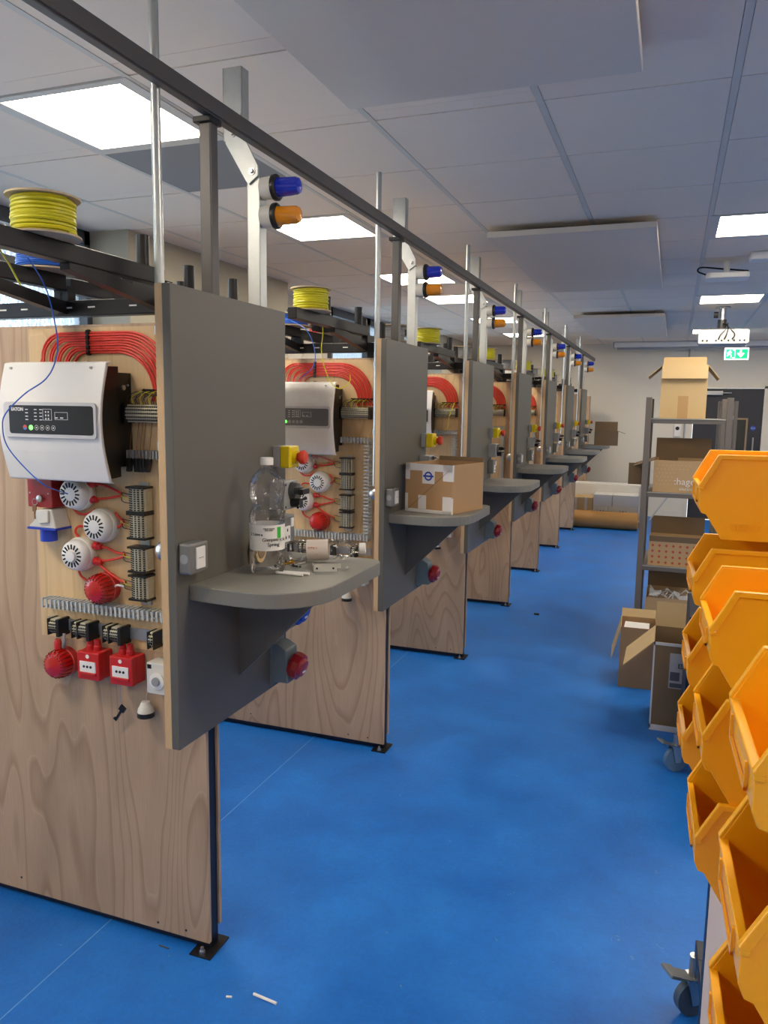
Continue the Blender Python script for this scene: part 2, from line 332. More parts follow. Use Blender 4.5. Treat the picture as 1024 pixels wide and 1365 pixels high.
# ------------------------------------------------------------------ lamps in the ceiling
NTH = ['first', 'second', 'third', 'fourth', 'fifth', 'sixth', 'seventh', 'eighth']
lamp0 = None
for i, (x, y) in enumerate(LAMPS):
    col = 'left column above the booths' if x < -2 else ('right column by the projector' if x < .5 else 'column beyond the right edge')
    vis = {2: 'nearest large square light panel, upper left of the ceiling', 3: 'square light panel beyond the nearest beacons', 4: 'square light panel, third from the near end over the booths',
           5: 'square light panel, fourth from the near end over the booths', 6: 'square light panel, fifth from the near end over the booths', 7: 'farthest light panel over the row of booths',
           10: 'light panel at the right edge, nearest of the right column', 11: 'light panel just before the projector', 12: 'small far light panel partly behind the projector'}
    lab = vis.get(i, 'added unseen ceiling fill light, %s lamp in the %s' % (NTH[i % 8], col))
    if i == 0:
        r = thing('ceiling_light', (x + .3, y + .3, CEIL), lab, 'light', 'square ceiling lights')
        mb = MB()
        for q in ((.003, .05, .003, .597), (.55, .597, .003, .597), (.05, .55, .003, .035), (.05, .55, .54, .597)): mb.box(x + q[0], x + q[1], y + q[2], y + q[3], CEIL - .004, CEIL + .01)
        mb.build('frame', M_bar, r); bx('diffuser', M_lamp, r, x + .05, x + .55, y + .035, y + .54, CEIL + .001, CEIL + .008)
        lamp0 = r; register()
    else:
        r = copy_tree(lamp0); r.location = (x + .3, y + .3, CEIL); r['label'] = lab
# suspended radiant panels
for i, (a, b) in enumerate(((.3, 2.455), (4.44, 6.6), (8.48, 10.78))):
    r = thing('radiant_panel', (-.59, (a + b) / 2, 2.56), ['large flat white ceiling panel, nearest, at the top edge', 'large flat white suspended ceiling panel, middle one', 'large flat white suspended ceiling panel, farthest one'][i], 'ceiling panel', 'suspended radiant panels')
    bx('panel', M_rad, r, -1.045, -.14, a, b, 2.558, 2.59, .003)
    for x in (-.95, -.235):
        for y in (a + .15, b - .15): MB().cyl((x, y, 2.59), (x, y, CEIL), .006, 8).build('hanger', M_galv, r)
# projection screen case, projector, sensors, exit sign
r = thing('screen_case', (.4, 12.3, 2.5), 'long white projection screen case under the far ceiling', 'screen case')
MB().prism(rrect(12.2, 12.4, 2.545, 2.62, .015), 'x', -.89, 1.75).build('case', M_white, r); bx('bottom_bar', M_gpl, r, -.85, 1.7, 12.27, 12.32, 2.515, 2.545, .004); bx('end_cap', M_gpl, r, -.905, -.89, 12.2, 12.4, 2.54, 2.62, .004)
r = thing('projector', (.405, 8.35, 2.33), 'white ceiling projector hanging before the far wall', 'projector')
MB().prism(rrect(.18, .63, 2.262, 2.395, .02), 'y', 8.25, 8.55).build('body', mat('projector_shell', (172, 172, 170), .5), r)
mb = MB(); mb.cyl((.39, 8.4, 2.44), (.39, 8.4, CEIL - .01), .028); mb.cyl((.39, 8.4, CEIL - .012), (.39, 8.4, CEIL), .07); mb.build('ceiling_mount', M_chrome, r, smooth=True)
mb = MB(); mb.box(.28, .5, 8.3, 8.5, 2.395, 2.41); mb.cyl((.39, 8.4, 2.41), (.39, 8.4, 2.5), .04); mb.cyl((.31, 8.37, 2.545), (.35, 8.37, 2.545), .03); mb.build('bracket', M_blk, r)
for i, x in enumerate((.36, .41, .48)):
    MB().tube(smooth_path([(.4 + .02 * i, 8.35, 2.46), (.44, 8.28, 2.42), (x + .02, 8.23, 2.35), (x, 8.245, 2.3)]), .006, 6).build('cable', M_blk, r)
mb = MB()
for x in (.22, .26, .34, .39, .45, .5, .55, .59): mb.cyl((x, 8.247, 2.29), (x, 8.25, 2.29), .009, 10)
mb.build('socket_row', M_blk, r)
r = thing('wireless_access_point', (.25, 5.9, 2.52), 'flat white access point on the ceiling before the projector', 'access point')
MB().prism(rrect(.15, .42, 5.8, 6.0, .03), 'z', 2.5, 2.535).build('body', M_white, r, bevel=.006)
mb = MB().tube(smooth_path([(.42, 5.95, 2.56), (.25, 5.95, 2.58), (.12, 5.92, 2.59), (.1, 5.9, 2.56), (.16, 5.88, 2.53)]), .006, 6).build('cable', M_blk, r); MB().cyl((.28, 5.9, 2.535), (.28, 5.9, CEIL), .02).build('stem', M_white, r)
tag(MB().prism(rrect(.4, .52, 5.6, 5.75, .02), 'z', 2.575, CEIL).build('ceiling_sensor', M_white, loc=(.46, 5.68, 2.6), bevel=.008), 'small square white sensor on the ceiling beside the access point', 'sensor')
r = thing('exit_sign', (.71, 11, 2.35), 'green illuminated exit sign hanging before the far wall', 'exit sign')
bx('housing', M_exitw, r, .565, .85, 10.99, 11.02, 2.275, 2.425, .004); bx('face', M_exit, r, .58, .835, 10.986, 10.99, 2.29, 2.41)
mb = MB()
def ep(pts): mb.prism(pts, 'y', 10.983, 10.986)
ep([(.745, 2.395), (.765, 2.395), (.765, 2.345), (.785, 2.365), (.797, 2.352), (.755, 2.303), (.713, 2.352), (.725, 2.365), (.745, 2.345)])
ep([(.625, 2.395), (.637, 2.395), (.637, 2.383), (.625, 2.383)]); ep([(.612, 2.378), (.64, 2.378), (.652, 2.362), (.646, 2.357), (.636, 2.368), (.633, 2.35), (.65, 2.332), (.645, 2.305), (.637, 2.305), (.64, 2.328), (.62, 2.342), (.6, 2.315), (.592, 2.322), (.614, 2.355), (.612, 2.367), (.602, 2.35), (.595, 2.353)])
ep([(.66, 2.4), (.69, 2.4), (.69, 2.298), (.66, 2.298), (.66, 2.305), (.683, 2.305), (.683, 2.393), (.66, 2.393)])
mb.build('pictogram', M_exitw, r)
for x in (.6, .81): MB().cyl((x, 11.005, 2.425), (x, 11.005, CEIL), .003, 6).build('hanger', M_chrome, r)
r = thing('wall_conduit', (.16, YF - .02, 1.2), 'thin grey conduit running down the far wall behind the shelving', 'conduit')
MB().cyl((.165, YF - .012, 1.0), (.165, YF - .012, CEIL), .012, 8).build('pipe', M_gpl, r); MB().cyl((.165, YF - .02, 2.2), (.165, YF - .02, 2.26), .03, 12).build('pipe_box', M_gpl, r)
r = thing('wall_sensor', (.07, YF - .02, 1.3), 'small white box with round black eye on the far wall', 'sensor'); bx('body', M_white, r, .02, .11, YF - .04, YF, 1.24, 1.42, .006); MB().cyl((.065, YF - .045, 1.36), (.065, YF - .04, 1.36), .028).build('eye', M_blk, r)
# ------------------------------------------------------------------ booths: builders at the first booth, copies along the row
BAY = ['nearest booth', 'second booth', 'third booth', 'fourth booth', 'fifth booth', 'sixth booth', 'seventh booth', 'last partition at the far end']
def rep(root, fmt, group, ks=range(NB), after=None):
    register(); ks = list(ks); out = []
    base = Vector(root.location)
    for i, k in enumerate(ks):
        r = root if i == 0 else copy_tree(root)
        r.location = base + Vector((0, k * DY, 0)); r['label'] = fmt.replace('@', BAY[k]); r['group'] = group; out.append(r)
    return out
# partition: two plywood skins on a dark steel frame
PX0, PX1 = -2.41, -1.19
r = thing('partition', (-1.8, Y1, 0), '', 'partition')
MB().box(PX0, PX1, Y1, Y1 + .012, .028, 1.82).build('plywood_sheet', M_ply, r)
MB().box(PX0, PX1 + .004, Y1 + .05, Y1 + .062, .06, 1.82).build('plywood_sheet', M_ply, r)
mb = MB()
mb.box(PX0, PX1 - .002, Y1 + .014, Y1 + .048, .004, .04); mb.box(PX0, PX1 - .002, Y1 + .014, Y1 + .048, 1.78, 1.815)
for x in (PX0, -1.82, PX1 - .036): mb.box(x, x + .034, Y1 + .013, Y1 + .049, .004, 1.82)
mb.build('steel_frame', M_navy, r)
f = bx('foot_plate', M_black, r, -1.24, -1.17, Y1 - .03, Y1 + .075, 0, .005)
mb = MB(); mb.cyl((-1.205, Y1 - .016, .005), (-1.205, Y1 - .016, .014), .009, 6); mb.cyl((-1.205, Y1 - .016, .014), (-1.205, Y1 - .016, .024), .005, 8); mb.build('levelling_bolt', M_chrome, f)
mb = MB()
for x, z in ((-1.9, .07), (-1.37, .05), (-1.27, .05), (-1.7, 1.0)): mb.cyl((x, Y1 - .0015, z), (x, Y1 + .001, z), .0035, 8)
mb.build('screw', M_blk, r)
bx('birch_board', M_plyL, r, -1.768, -1.26, Y1 - .0008, Y1 - .0001, .9, 1.812)
rep(r, 'tall plywood partition with dark steel edge, @', 'plywood partitions', range(8))
# post up to the rail
r = thing('support_post', (-1.171, Y1 + .03, 1.82), '', 'post')
bx('post', M_steel, r, -1.188, -1.154, Y1 + .012, Y1 + .048, 1.822, 2.33, .003)
bx('cap_clamp', M_black, r, -1.2, -1.148, Y1 + .002, Y1 + .058, 2.318, 2.333, .002)
rep(r, 'dark steel post rising to the overhead rail from the @', 'rail posts', range(7))
r = thing('overhead_rail', (-1.155, 6, 2.35), 'long dark steel rail running over the whole row of booths', 'rail')
mb = MB(); mb.box(-1.17, -1.14, -.8, 12.05, 2.336, 2.376); mb.box(-1.17, -1.146, -.8, 12.05, 2.333, 2.337); mb.build('rail', M_steel, r, bevel=.002)
# side board
BX0, BX1, BYN, BYF, BZ0, BZ1 = -1.166, -1.122, 1.571, 2.15, .732, 1.884
r = thing('side_board', (-1.14, 1.86, BZ0), '', 'side board')
bx('plywood_backing', M_edge, r, BX0, -1.146, BYN + .001, BYF, BZ0, BZ1)
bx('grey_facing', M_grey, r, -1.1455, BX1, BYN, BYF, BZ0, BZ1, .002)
rep(r, 'upright grey laminate side board with plywood edge, @', 'grey side boards')
# ledge
r = thing('ledge', (-.95, 1.9, 1.11), '', 'ledge')
pts = [(BX1, 1.625), (-.98, 1.612)] + arc(-.955, 1.782, .17, -PI / 2, 0, 10) + arc(-.835, 2.09, .05, 0, PI / 2, 6) + [(BX1, 2.14)]
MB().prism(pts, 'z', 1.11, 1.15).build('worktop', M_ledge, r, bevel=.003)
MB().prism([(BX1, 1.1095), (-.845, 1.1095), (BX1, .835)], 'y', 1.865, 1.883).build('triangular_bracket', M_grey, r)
rep(r, 'grey rounded ledge jutting from the side board, @', 'grey ledges')
# conduit and dome lens on the inner face
r = thing('conduit', (-1.182, 1.61, 1.25), '', 'conduit')
MB().cyl((-1.18, 1.612, 1.27), (-1.18, 1.612, 2.548), .0115, 14).build('pipe', M_galv, r, smooth=True)
MB().lathe([(0, .03), (.014, .03), (.03, .024), (.04, .012), (.043, .001)], (-1.167, 1.618, 1.235), (-1, -.15, 0), 20).build('dome_lens', M_chrome, r, smooth=True)
mb = MB()
for z in (1.5, 1.78): mb.cyl((-1.181, 1.612, z - .01), (-1.181, 1.612, z + .01), .0135, 14)
mb.build('saddle_clip', M_galv, r)
rep(r, 'slim galvanised conduit with round lens, @', 'galvanised conduits')
# cranked strut
r = thing('cranked_strut', (-1.18, 2.1, 1.75), '', 'strut')
def channel(mb, x0, x1, y0, y1, z0, z1, t=.0025):
    mb.box(x0, x1, y0, y0 + t, z0, z1); mb.box(x0, x0 + t, y0, y1, z0, z1); mb.box(x1 - t, x1, y0, y1, z0, z1); mb.box(x0, x0 + .009, y1 - t, y1, z0, z1); mb.box(x1 - .009, x1, y1 - t, y1, z0, z1)
mb = MB(); channel(mb, -1.209, -1.168, 2.08, 2.12, 1.6, 2.262); mb.build('lower_channel', M_galv, r)
mb = MB(); channel(mb, -1.287, -1.225, 2.08, 2.12, 2.37, 2.57); mb.build('upper_channel', M_galv, r)
MB().prism([(-1.276, 2.44), (-1.225, 2.44), (-1.225, 2.392), (-1.169, 2.29), (-1.169, 2.262), (-1.2, 2.24), (-1.209, 2.25), (-1.276, 2.36)], 'y', 2.072, 2.079).build('crank_plate', M_galv, r, bevel=.001)
for p in ((-1.25, 2.385), (-1.188, 2.275)): MB().lathe([(0, .011), (.003, .011), (.003, .007), (.01, .006)], (p[0], 2.072, p[1]), (0, -1, 0), 10).build('bolt', M_chrome, r)
rep(r, 'cranked galvanised strut carrying two beacons, @', 'cranked struts')
for nm, z, m in (('blue', 2.232, M_bluel), ('amber', 2.152, M_ambl)):
    r = thing('%s_beacon' % nm, (-1.166, 2.1, z), '', 'beacon')
    MB().lathe([(0, .031), (.036, .033), (.038, .03)], (-1.167, 2.1, z), (1, 0, 0), 28).build('base', M_wht2, r, smooth=True)
    MB().lathe([(.038, .037), (.047, .037), (.052, .032)], (-1.167, 2.1, z), (1, 0, 0), 28).build('collar', M_blk, r, smooth=True)
    lz = MB().lathe([(.052, .028), (.06, .0265), (.108, .025), (.117, .021), (.121, .012), (.122, .001)], (-1.167, 2.1, z), (1, 0, 0), 28).build('lens', m, r, smooth=True)
    mb = MB()
    for a in range(8): q = a * PI / 4; c_, s_ = math.cos(q) * .0262, math.sin(q) * .0262; mb.tube([(-1.11, 2.1 + c_, z + s_), (-1.066, 2.1 + c_ * .95, z + s_ * .95)], .0012, 4)
    mb.build('lens_rib', m, lz)
    rep(r, nm + ' warning beacon on the cranked strut, @', nm + ' beacons')
# devices on the aisle face of the side board
r = thing('switch_box', (-1.1, 1.645, 1.21), '', 'switch')
bx('back_box', M_clad, r, BX1, -1.086, 1.58, 1.66, 1.186, 1.264, .006); bx('module', M_white, r, -1.0865, -1.082, 1.602, 1.64, 1.198, 1.252, .001)
mb = MB(); mb.box(-1.0822, -1.081, 1.61, 1.632, 1.2245, 1.226); mb.build('marking', M_gpl, r); MB().cyl((-1.105, 1.5795, 1.225), (-1.105, 1.58, 1.225), .012, 16).build('knockout', M_gpl, r)
rep(r, 'metal switch box with white rocker on the side board, @', 'switch boxes')
r = thing('emergency_stop', (-1.09, 2.1, 1.45), '', 'emergency stop')
bx('grey_back', M_gpl, r, BX1, -1.098, 2.065, 2.13, 1.418, 1.483, .003); bx('yellow_front', M_yel, r, -1.0975, -1.065, 2.065, 2.13, 1.418, 1.483, .004)
MB().lathe([(0, .021), (.012, .02)], (-1.065, 2.098, 1.45), (1, 0, 0)).build('yellow_collar', M_yel, r, smooth=True)
MB().lathe([(0, .013), (.01, .014), (.011, .021), (.02, .0215), (.026, .017), (.028, .002)], (-1.053, 2.098, 1.45), (1, 0, 0)).build('red_button', M_orb, r, smooth=True)
rep(r, 'yellow emergency stop with red mushroom button, @', 'emergency stops')
r = thing('isolator', (-1.1, 2.1, 1.3), '', 'isolator')
bx('box', M_gpl, r, BX1, -1.07, 2.04, 2.13, 1.293, 1.378, .003)
mb = MB()
for y in (2.05, 2.12):
    for z in (1.302, 1.369): mb.cyl((-1.0705, y, z), (-1.069, y, z), .004, 8)
mb.build('screw', M_blk, r)
MB().lathe([(0, .028), (.022, .024), (.026, .015)], (-1.07, 2.092, 1.348), (1, 0, 0)).build('clear_cover', M_film, r, smooth=True)
k_ = MB(); k_.cyl((-1.06, 2.092, 1.348), (-1.035, 2.092, 1.348), .012, 12); k_.cb((-1.03, 2.092, 1.348), (.014, .045, .016)); k_.M = Matrix.Identity(4)
k_.cyl((-1.07, 2.092, 1.312), (-1.04, 2.092, 1.312), .014, 12); k_.tube([(-1.04, 2.07, 1.3), (-1.05, 2.1, 1.318), (-1.035, 2.12, 1.325)], .004, 6); k_.build('black_knob', M_blk, r, smooth=True)
rep(r, 'grey isolator box with black rotary knob, @', 'isolators')
r = thing('socket_outlet', (-1.1, 2.1, 1.2), '', 'socket')
bx('back_box', M_clad, r, BX1, -1.083, 2.045, 2.135, 1.183, 1.272, .005)
mb = MB(); mb.box(-1.083, -1.08, 2.06, 2.1, 1.192, 1.24); mb.box(-1.083, -1.079, 2.105, 2.122, 1.235, 1.262); mb.build('white_insert', M_white, r, bevel=.001)
mb = MB()
for p in ((2.08, 1.228), (2.07, 1.206), (2.09, 1.206)): mb.cb((-1.0797, p[0], p[1]), (.001, .005, .009))
mb.build('pin_slot', M_dgp, r)
rep(r, 'metal clad socket outlet with white insert, @', 'socket outlets')
def cee(nm, m, z, ks, yb=2.075, fmt=''):
    r = thing('%s_industrial_socket' % nm, (-1.1, 2.1, z), '', 'industrial socket')
    MB().prism([(BX1, z - .06), (BX1, z + .06), (-1.1, z + .062), (-1.068, z + .045), (-1.062, z - .06)], 'y', yb, yb + .075).build('grey_box', M_gbx, r, bevel=.004)
    MB().box(BX1 - .002, BX1 + .006, yb - .004, yb + .08, z - .068, z + .068).build('back_plate', M_gbx, r)
    MB().lathe([(0, .041), (.012, .043), (.03, .041), (.031, .034)], (-1.064, yb + .037, z - .006), (1, 0, -.3), 10).build('outlet_cover', m, r)
    MB().lathe([(.031, .03), (.041, .026), (.043, .006)], (-1.064, yb + .037, z - .006), (1, 0, -.3), 20).build('hinged_lid', m, r, smooth=True)
    MB().box(-1.026, -1.0245, yb + .028, yb + .046, z - .03, z - .012).build('rating_mark', M_paper, r)
    rep(r, fmt, nm + ' industrial sockets', ks)
M_cer = mat('dark_red_plastic', (150, 22, 30), .35)
cee('red', M_cer, .815, range(NB), yb=2.045, fmt='red industrial socket in slate grey box below the ledge, @')
cee('blue', M_blue, .985, range(3), yb=2.06, fmt='blue industrial socket under the ledge bracket, @')
# ------------------------------------------------------------------ devices on the front plywood
YP = Y1
r = thing('fire_alarm_panel', (-1.56, YP, 1.39), '', 'alarm panel')
pr = [(1.69, 1.702), (1.678, 1.71)] + [(1.668 - .03 * math.sin(PI * t / 12) - .004, 1.70 - .3 * t / 12) for t in range(13)] + [(1.675, 1.392), (1.69, 1.398)]
cv = [(1.668 - .03 * math.sin(PI * t / 12), 1.708 - .316 * t / 12) for t in range(13)]
MB().prism([(1.69, 1.712)] + cv + [(1.69, 1.388)] + [(a + .009, 1.55 + (b - 1.55) * .97) for a, b in reversed(cv)], 'x', -1.738, -1.392).build('cover', M_white, r, bevel=.003)
MB().prism([(a + .0095, 1.55 + (b - 1.55) * .94) for a, b in cv] + [(1.72, 1.405), (1.72, 1.7)], 'x', -1.732, -1.398).build('enclosure', M_blk, r); MB().box(-1.73, -1.412, 1.72, YP - .001, 1.43, 1.685).build('back_box', M_blk, r)
def fy(z):
    t = (1.70 - z) / .3; return 1.664 - .03 * math.sin(PI * t)
mb = MB(); mb.prism(rrect(-1.712, -1.402, 1.508, 1.603, .012), 'y', 1.6375, 1.6325); rc = mb.build('display_recess', mat('recess_grey', (205, 204, 206), .45), r, bevel=.001)
MB().prism(rrect(-1.692, -1.41, 1.518, 1.594, .008), 'y', 1.6325, 1.6315).build('display', M_blk, rc)
text('panel_text', 'EATON', .0125, (-1.662, 1.6312, 1.583), (1, 0, 0), (0, 0, 1), M_white, rc, bold=.0004)
mb = MB()
for cx, n in ((-1.63, 4), (-1.6, 4), (-1.582, 4)):
    for i in range(n): mb.cb((cx, 1.6312, 1.583 - i * .009), (.009, .0006, .0025))
for cx in (-1.565, -1.556):
    for i in range(3): mb.cb((cx, 1.6312, 1.577 - i * .009), (.004, .0006, .005))
for q in ((-1.575, -1.545, 1.585, 1.555), (-1.535, -1.492, 1.577, 1.557)):
    for a in ((q[0], q[1], q[2], q[2] - .001), (q[0], q[1], q[3], q[3] + .001), (q[0], q[0] + .001, q[3], q[2]), (q[1] - .001, q[1], q[3], q[2])): mb.box(a[0], a[1], 1.6308, 1.6315, a[2], a[3])
for x in (-1.53, -1.512): mb.cb((x, 1.6312, 1.562), (.01, .0006, .003))
for i in range(4):
    x = -1.598 + i * .019
    mb.add(*(lambda ro, ri, n: ([(x + rr * math.cos(2 * PI * j / n), 1.631, 1.535 + rr * math.sin(2 * PI * j / n)) for rr in (ro, ri) for j in range(n)], [(j, (j + 1) % n, n + (j + 1) % n, n + j) for j in range(n)]))(.0068, .0058, 16)); mb.cb((x, 1.631, 1.535), (.004, .0006, .004))
mb.build('display_marking', M_paper, rc)
mb = MB(); mb.cyl((-1.617, 1.6315, 1.535), (-1.617, 1.6305, 1.535), .007, 16); mb.build('green_button', M_led, rc)
mb = MB(); mb.k = 0; mb.cyl((-1.637, 1.6315, 1.535), (-1.637, 1.6305, 1.535), .007, 16); mb.k = 1; mb.cb((-1.637, 1.6303, 1.5315), (.009, .0006, .005)); mb.build('red_blue_button', [mat('salmon_red', (220, 90, 80), .4), mat('soft_blue', (70, 130, 220), .4)], rc)
mb = MB()
for x in (-1.708, -1.437): mb.cyl((x, fy(1.694) - .0035, 1.694), (x, fy(1.694) + .004, 1.694), .0035, 12)
mb.build('cover_screw', M_chrome, r)
mb = MB(); mb.lathe([(0, .007), (.004, .007)], (-1.412, 1.755, 1.645), (1, 0, 0), 12); mb.cyl((-1.412, 1.77, 1.652), (-1.406, 1.77, 1.652), .003, 8); mb.build('side_lock', M_chrome, r)
rep(r, 'white fire alarm panel with black display, @', 'fire alarm panels', range(3))
register()
# film-wrap on the second booth's panel
o = MB(); o.prism(rrect(-1.745, -1.385, 1.36, 1.735, .03), 'y', 1.626, 1.6255); fo = o.build('protective_film', M_film, loc=(-1.56, 1.626, 1.4)); fo.location.y += DY
tag(fo, 'clear crinkled protective film over the alarm panel, second booth', 'film')
# red cable loops
r = thing('cable_bundle', (-1.5, YP, 1.6), '', 'cable bundle')
for i in range(9):
    zt = 1.797 - .0068 * i; xr = -1.268 - .0078 * i; R_ = .15 - .004 * i; xl = -1.715 + .028 * (i // 2) + .009 * (i % 2); rl = .07 - .003 * i; y = YP - .006 - (.003 if i % 2 else 0)
    p = [(xl, y - .02, 1.69)] + [(a, y, b) for a, b in reversed(arc(xl + rl, zt - rl, rl, PI / 2, PI, 6))] + [(a, y, b) for a, b in reversed(arc(xr - R_, zt - R_, R_, 0, PI / 2, 10))] + [(xr, y, 1.622), (xr - .004 * (i - 4) * .5, y, 1.61)]
    MB().tube(p, .0034, 8).build('cable', M_rcab, r, smooth=True)
mb = MB()
for i in range(5): mb.lathe([(-.004, .009), (.004, .009)], (-1.545, YP - .009, 1.797 - .0135 * i), (1, 0, 0), 8)
mb.cyl((-1.545, YP - .014, 1.712), (-1.545, YP, 1.712), .007, 10); mb.build('cable_tie', M_blk, r); mb = MB()
for i in range(6): mb.lathe([(-.004, .008), (.004, .008)], (-1.268 - .016 * i, YP - .009, 1.638), (0, 0, 1), 8)
mb.cyl((-1.36, YP - .014, 1.636), (-1.36, YP, 1.636), .007, 10)
mb.build('cable_tie', M_blk, r)
rep(r, 'bundle of looping red fire cables on plywood, @', 'red cable bundles', range(5))
# terminal strips
def terminals(mb, x0, x1, z0, z1, axis, y=YP, dep=.045, rows=4):
    # body with end clamps and rows of dark screw holes; axis 'x' = strip runs along x
    mb.k = 0; yf = y - dep; L0, L1, A0, A1 = (x0, x1, z0, z1) if axis == 'x' else (z0, z1, x0, x1)
    n = max(2, int((L1 - L0) / .0058)); st = (L1 - L0) / n
    for i in range(n):
        a, b = L0 + st * i + .0004, L0 + st * (i + 1) - .0004; w = A1 - A0
        prof = [(y - .006, A0), (yf + .012, A0), (yf, A0 + w * .28), (yf, A0 + w * .72), (yf + .012, A1), (y - .006, A1)]
        if axis == 'x': mb.prism(prof, 'x', a, b)
        else: mb.prism([(p[1], p[0]) for p in prof], 'z', a, b)
    mb.k = 1
    for i in range(n):
        c = L0 + st * (i + .5)
        for q in (.13, .3, .5, .7, .87):
            A = A0 + (A1 - A0) * q; yy = yf if .25 < q < .75 else yf + .006
            if axis == 'x': mb.cb((c, yy, A), (st * .55, .003, .0045))
            else: mb.cb((A, yy, c), (.0055, .003, st * .55))
    et = .006 if L1 - L0 > .04 else .0025
    for e in (L0 - et, L1):
        if axis == 'x': mb.box(e, e + et, yf - .001, y - .004, A0 - .003, A1 + .003)
        else: mb.box(A0 - .003, A1 + .003, yf - .001, y - .004, e, e + et)
def wires(mb, pts): mb.tube(smooth_path(pts, 4), .0012, 5)
r = thing('terminal_strip', (-1.34, YP, 1.57), '', 'terminal strip')
bx('rail', M_galv, r, -1.41, -1.262, YP - .006, YP - .001, 1.558, 1.592)
mb = MB(); terminals(mb, -1.4, -1.268, 1.552, 1.6, 'x'); mb.build('terminal_block', [M_term, M_blk], r)
for j in range(9):
    x = -1.39 + j * .0135; mb = MB(); xr = -1.268 - .0078 * (8 - j)
    wires(mb, [(xr, YP - .01, 1.622), (xr * .4 + x * .6, YP - .03, 1.635), (x - .003, YP - .04, 1.62), (x, YP - .038, 1.6)]); mb.k = 1; wires(mb, [(xr, YP - .01, 1.622), (xr * .5 + x * .5, YP - .025, 1.628), (x + .003, YP - .034, 1.615), (x + .004, YP - .034, 1.6)])
    mb.build('wire', [M_ycab, M_blk] if j % 2 else [M_blk, M_bro], r)
rep(r, 'grey terminal strip under the red cable loops, @', 'upper terminal strips', range(5))
r = thing('connector_rail', (-1.37, YP, 1.45), 'short rail of black plug connectors on fine red wires, nearest booth', 'connector rail')
mb = MB()
for i in range(12): mb.box(-1.425 + i * .011, -1.419 + i * .011, YP - .03, YP - .001, 1.452, 1.475)
mb.build('rail', M_gpl, r)
for i, (x, t) in enumerate(((-1.4, .1), (-1.378, -.05), (-1.365, .05), (-1.355, -.1), (-1.335, .25))):
    mb = MB(); mb.M = Matrix.Translation((x, YP - .03, 1.45)) @ Matrix.Rotation(t, 4, 'Y'); mb.box(-.006, .006, -.008, .008, -.034, .004); mb.build('plug', M_blk, r, bevel=.002)
    mb = MB(); wires(mb, [(x, YP - .03, 1.454), (x + .003, YP - .03, 1.49), (x + .012, YP - .03, 1.552)]); mb.build('wire', M_bro, r)
# comb ducts
def duct(mb, x0, x1, z0, z1, axis):
    mb.box(x0, x1, YP - .003, YP - .0005, z0 + .006 * (axis == 'x'), z1 - .006 * (axis == 'x'))
    if axis == 'x':
        n = int((x1 - x0) / .0155)
        for i in range(n): x = x0 + (x1 - x0) * (i + .5) / n; mb.box(x - .0034, x + .0034, YP - .04, YP - .003, z1 - .003, z1); mb.box(x - .0034, x + .0034, YP - .04, YP - .003, z0, z0 + .003); mb.box(x - .0034, x + .0034, YP - .042, YP - .039, z0, z1)
    else:
        n = int((z1 - z0) / .0155)
        for i in range(n): z = z0 + (z1 - z0) * (i + .5) / n; mb.box(x0, x0 + .003, YP - .04, YP - .003, z - .0034, z + .0034); mb.box(x1 - .003, x1, YP - .04, YP - .003, z - .0034, z + .0034); mb.box(x0, x1, YP - .042, YP - .039, z - .0034, z + .0034)
def duct_thing(nm, a, fmt, ks):
    mb = MB(); duct(mb, *a); o = mb.build('slotted_duct', M_duct, loc=((a[0] + a[1]) / 2, YP, a[2])); tag(o, '', 'cable duct'); rep(o, fmt, nm, ks)
duct_thing('lower slotted ducts', (-1.73, -1.262, 1.0, 1.028, 'x'), 'horizontal grey slotted cable duct low on the plywood, @', range(3))
duct_thing('upright slotted ducts', (-1.288, -1.262, 1.03, 1.44, 'z'), 'upright grey slotted cable duct beside the side board, @', range(1, 5))
duct_thing('upper slotted ducts', (-1.44, -1.262, 1.442, 1.468, 'x'), 'short grey slotted duct across the top of the plywood field, @', range(1, 5))
# detectors and sounders
def detector(z, x, fmt, ks, style=0):
    r = thing('smoke_detector', (x, YP, z), '', 'smoke detector')
    MB().lathe([(0, .048), (.012, .05), (.022, .05), (.026, .047)], (x, YP, z), (0, -1, 0), 32).build('base', M_wht2, r, smooth=True)
    h = MB().lathe([(.026, .045), (.034, .045), (.048, .041), (.053, .034), (.0535, .001)], (x, YP, z), (0, -1, 0), 32).build('head', M_white, r, smooth=True)
    mb = MB()
    for j in range(16):
        a = 2 * PI * j / 16; c_, s_ = math.cos(a), math.sin(a); rr = Matrix.Translation((x + .0265 * c_, YP - .053, z + .0265 * s_)) @ Matrix.Rotation(-a, 4, 'Y'); mb.M = rr; mb.box(-.007, .007, -.0015, .0015, -.0022, .0022)
    mb.build('vent_slot', M_dgp, h)
    if style: MB().lathe([(.053, .018), (.062, .016), (.063, .001)], (x, YP, z), (0, -1, 0), 24).build('sensor_cap', M_white, h, smooth=True)
    rep(r, fmt, 'smoke detectors', ks)
detector(1.345, -1.592, 'topmost white smoke detector below the alarm panel, @', range(2))
detector(1.257, -1.512, 'middle white smoke detector, set furthest right, @', range(2))
detector(1.167, -1.594, 'lowest white smoke detector above the red sounder, @', range(2), 1)
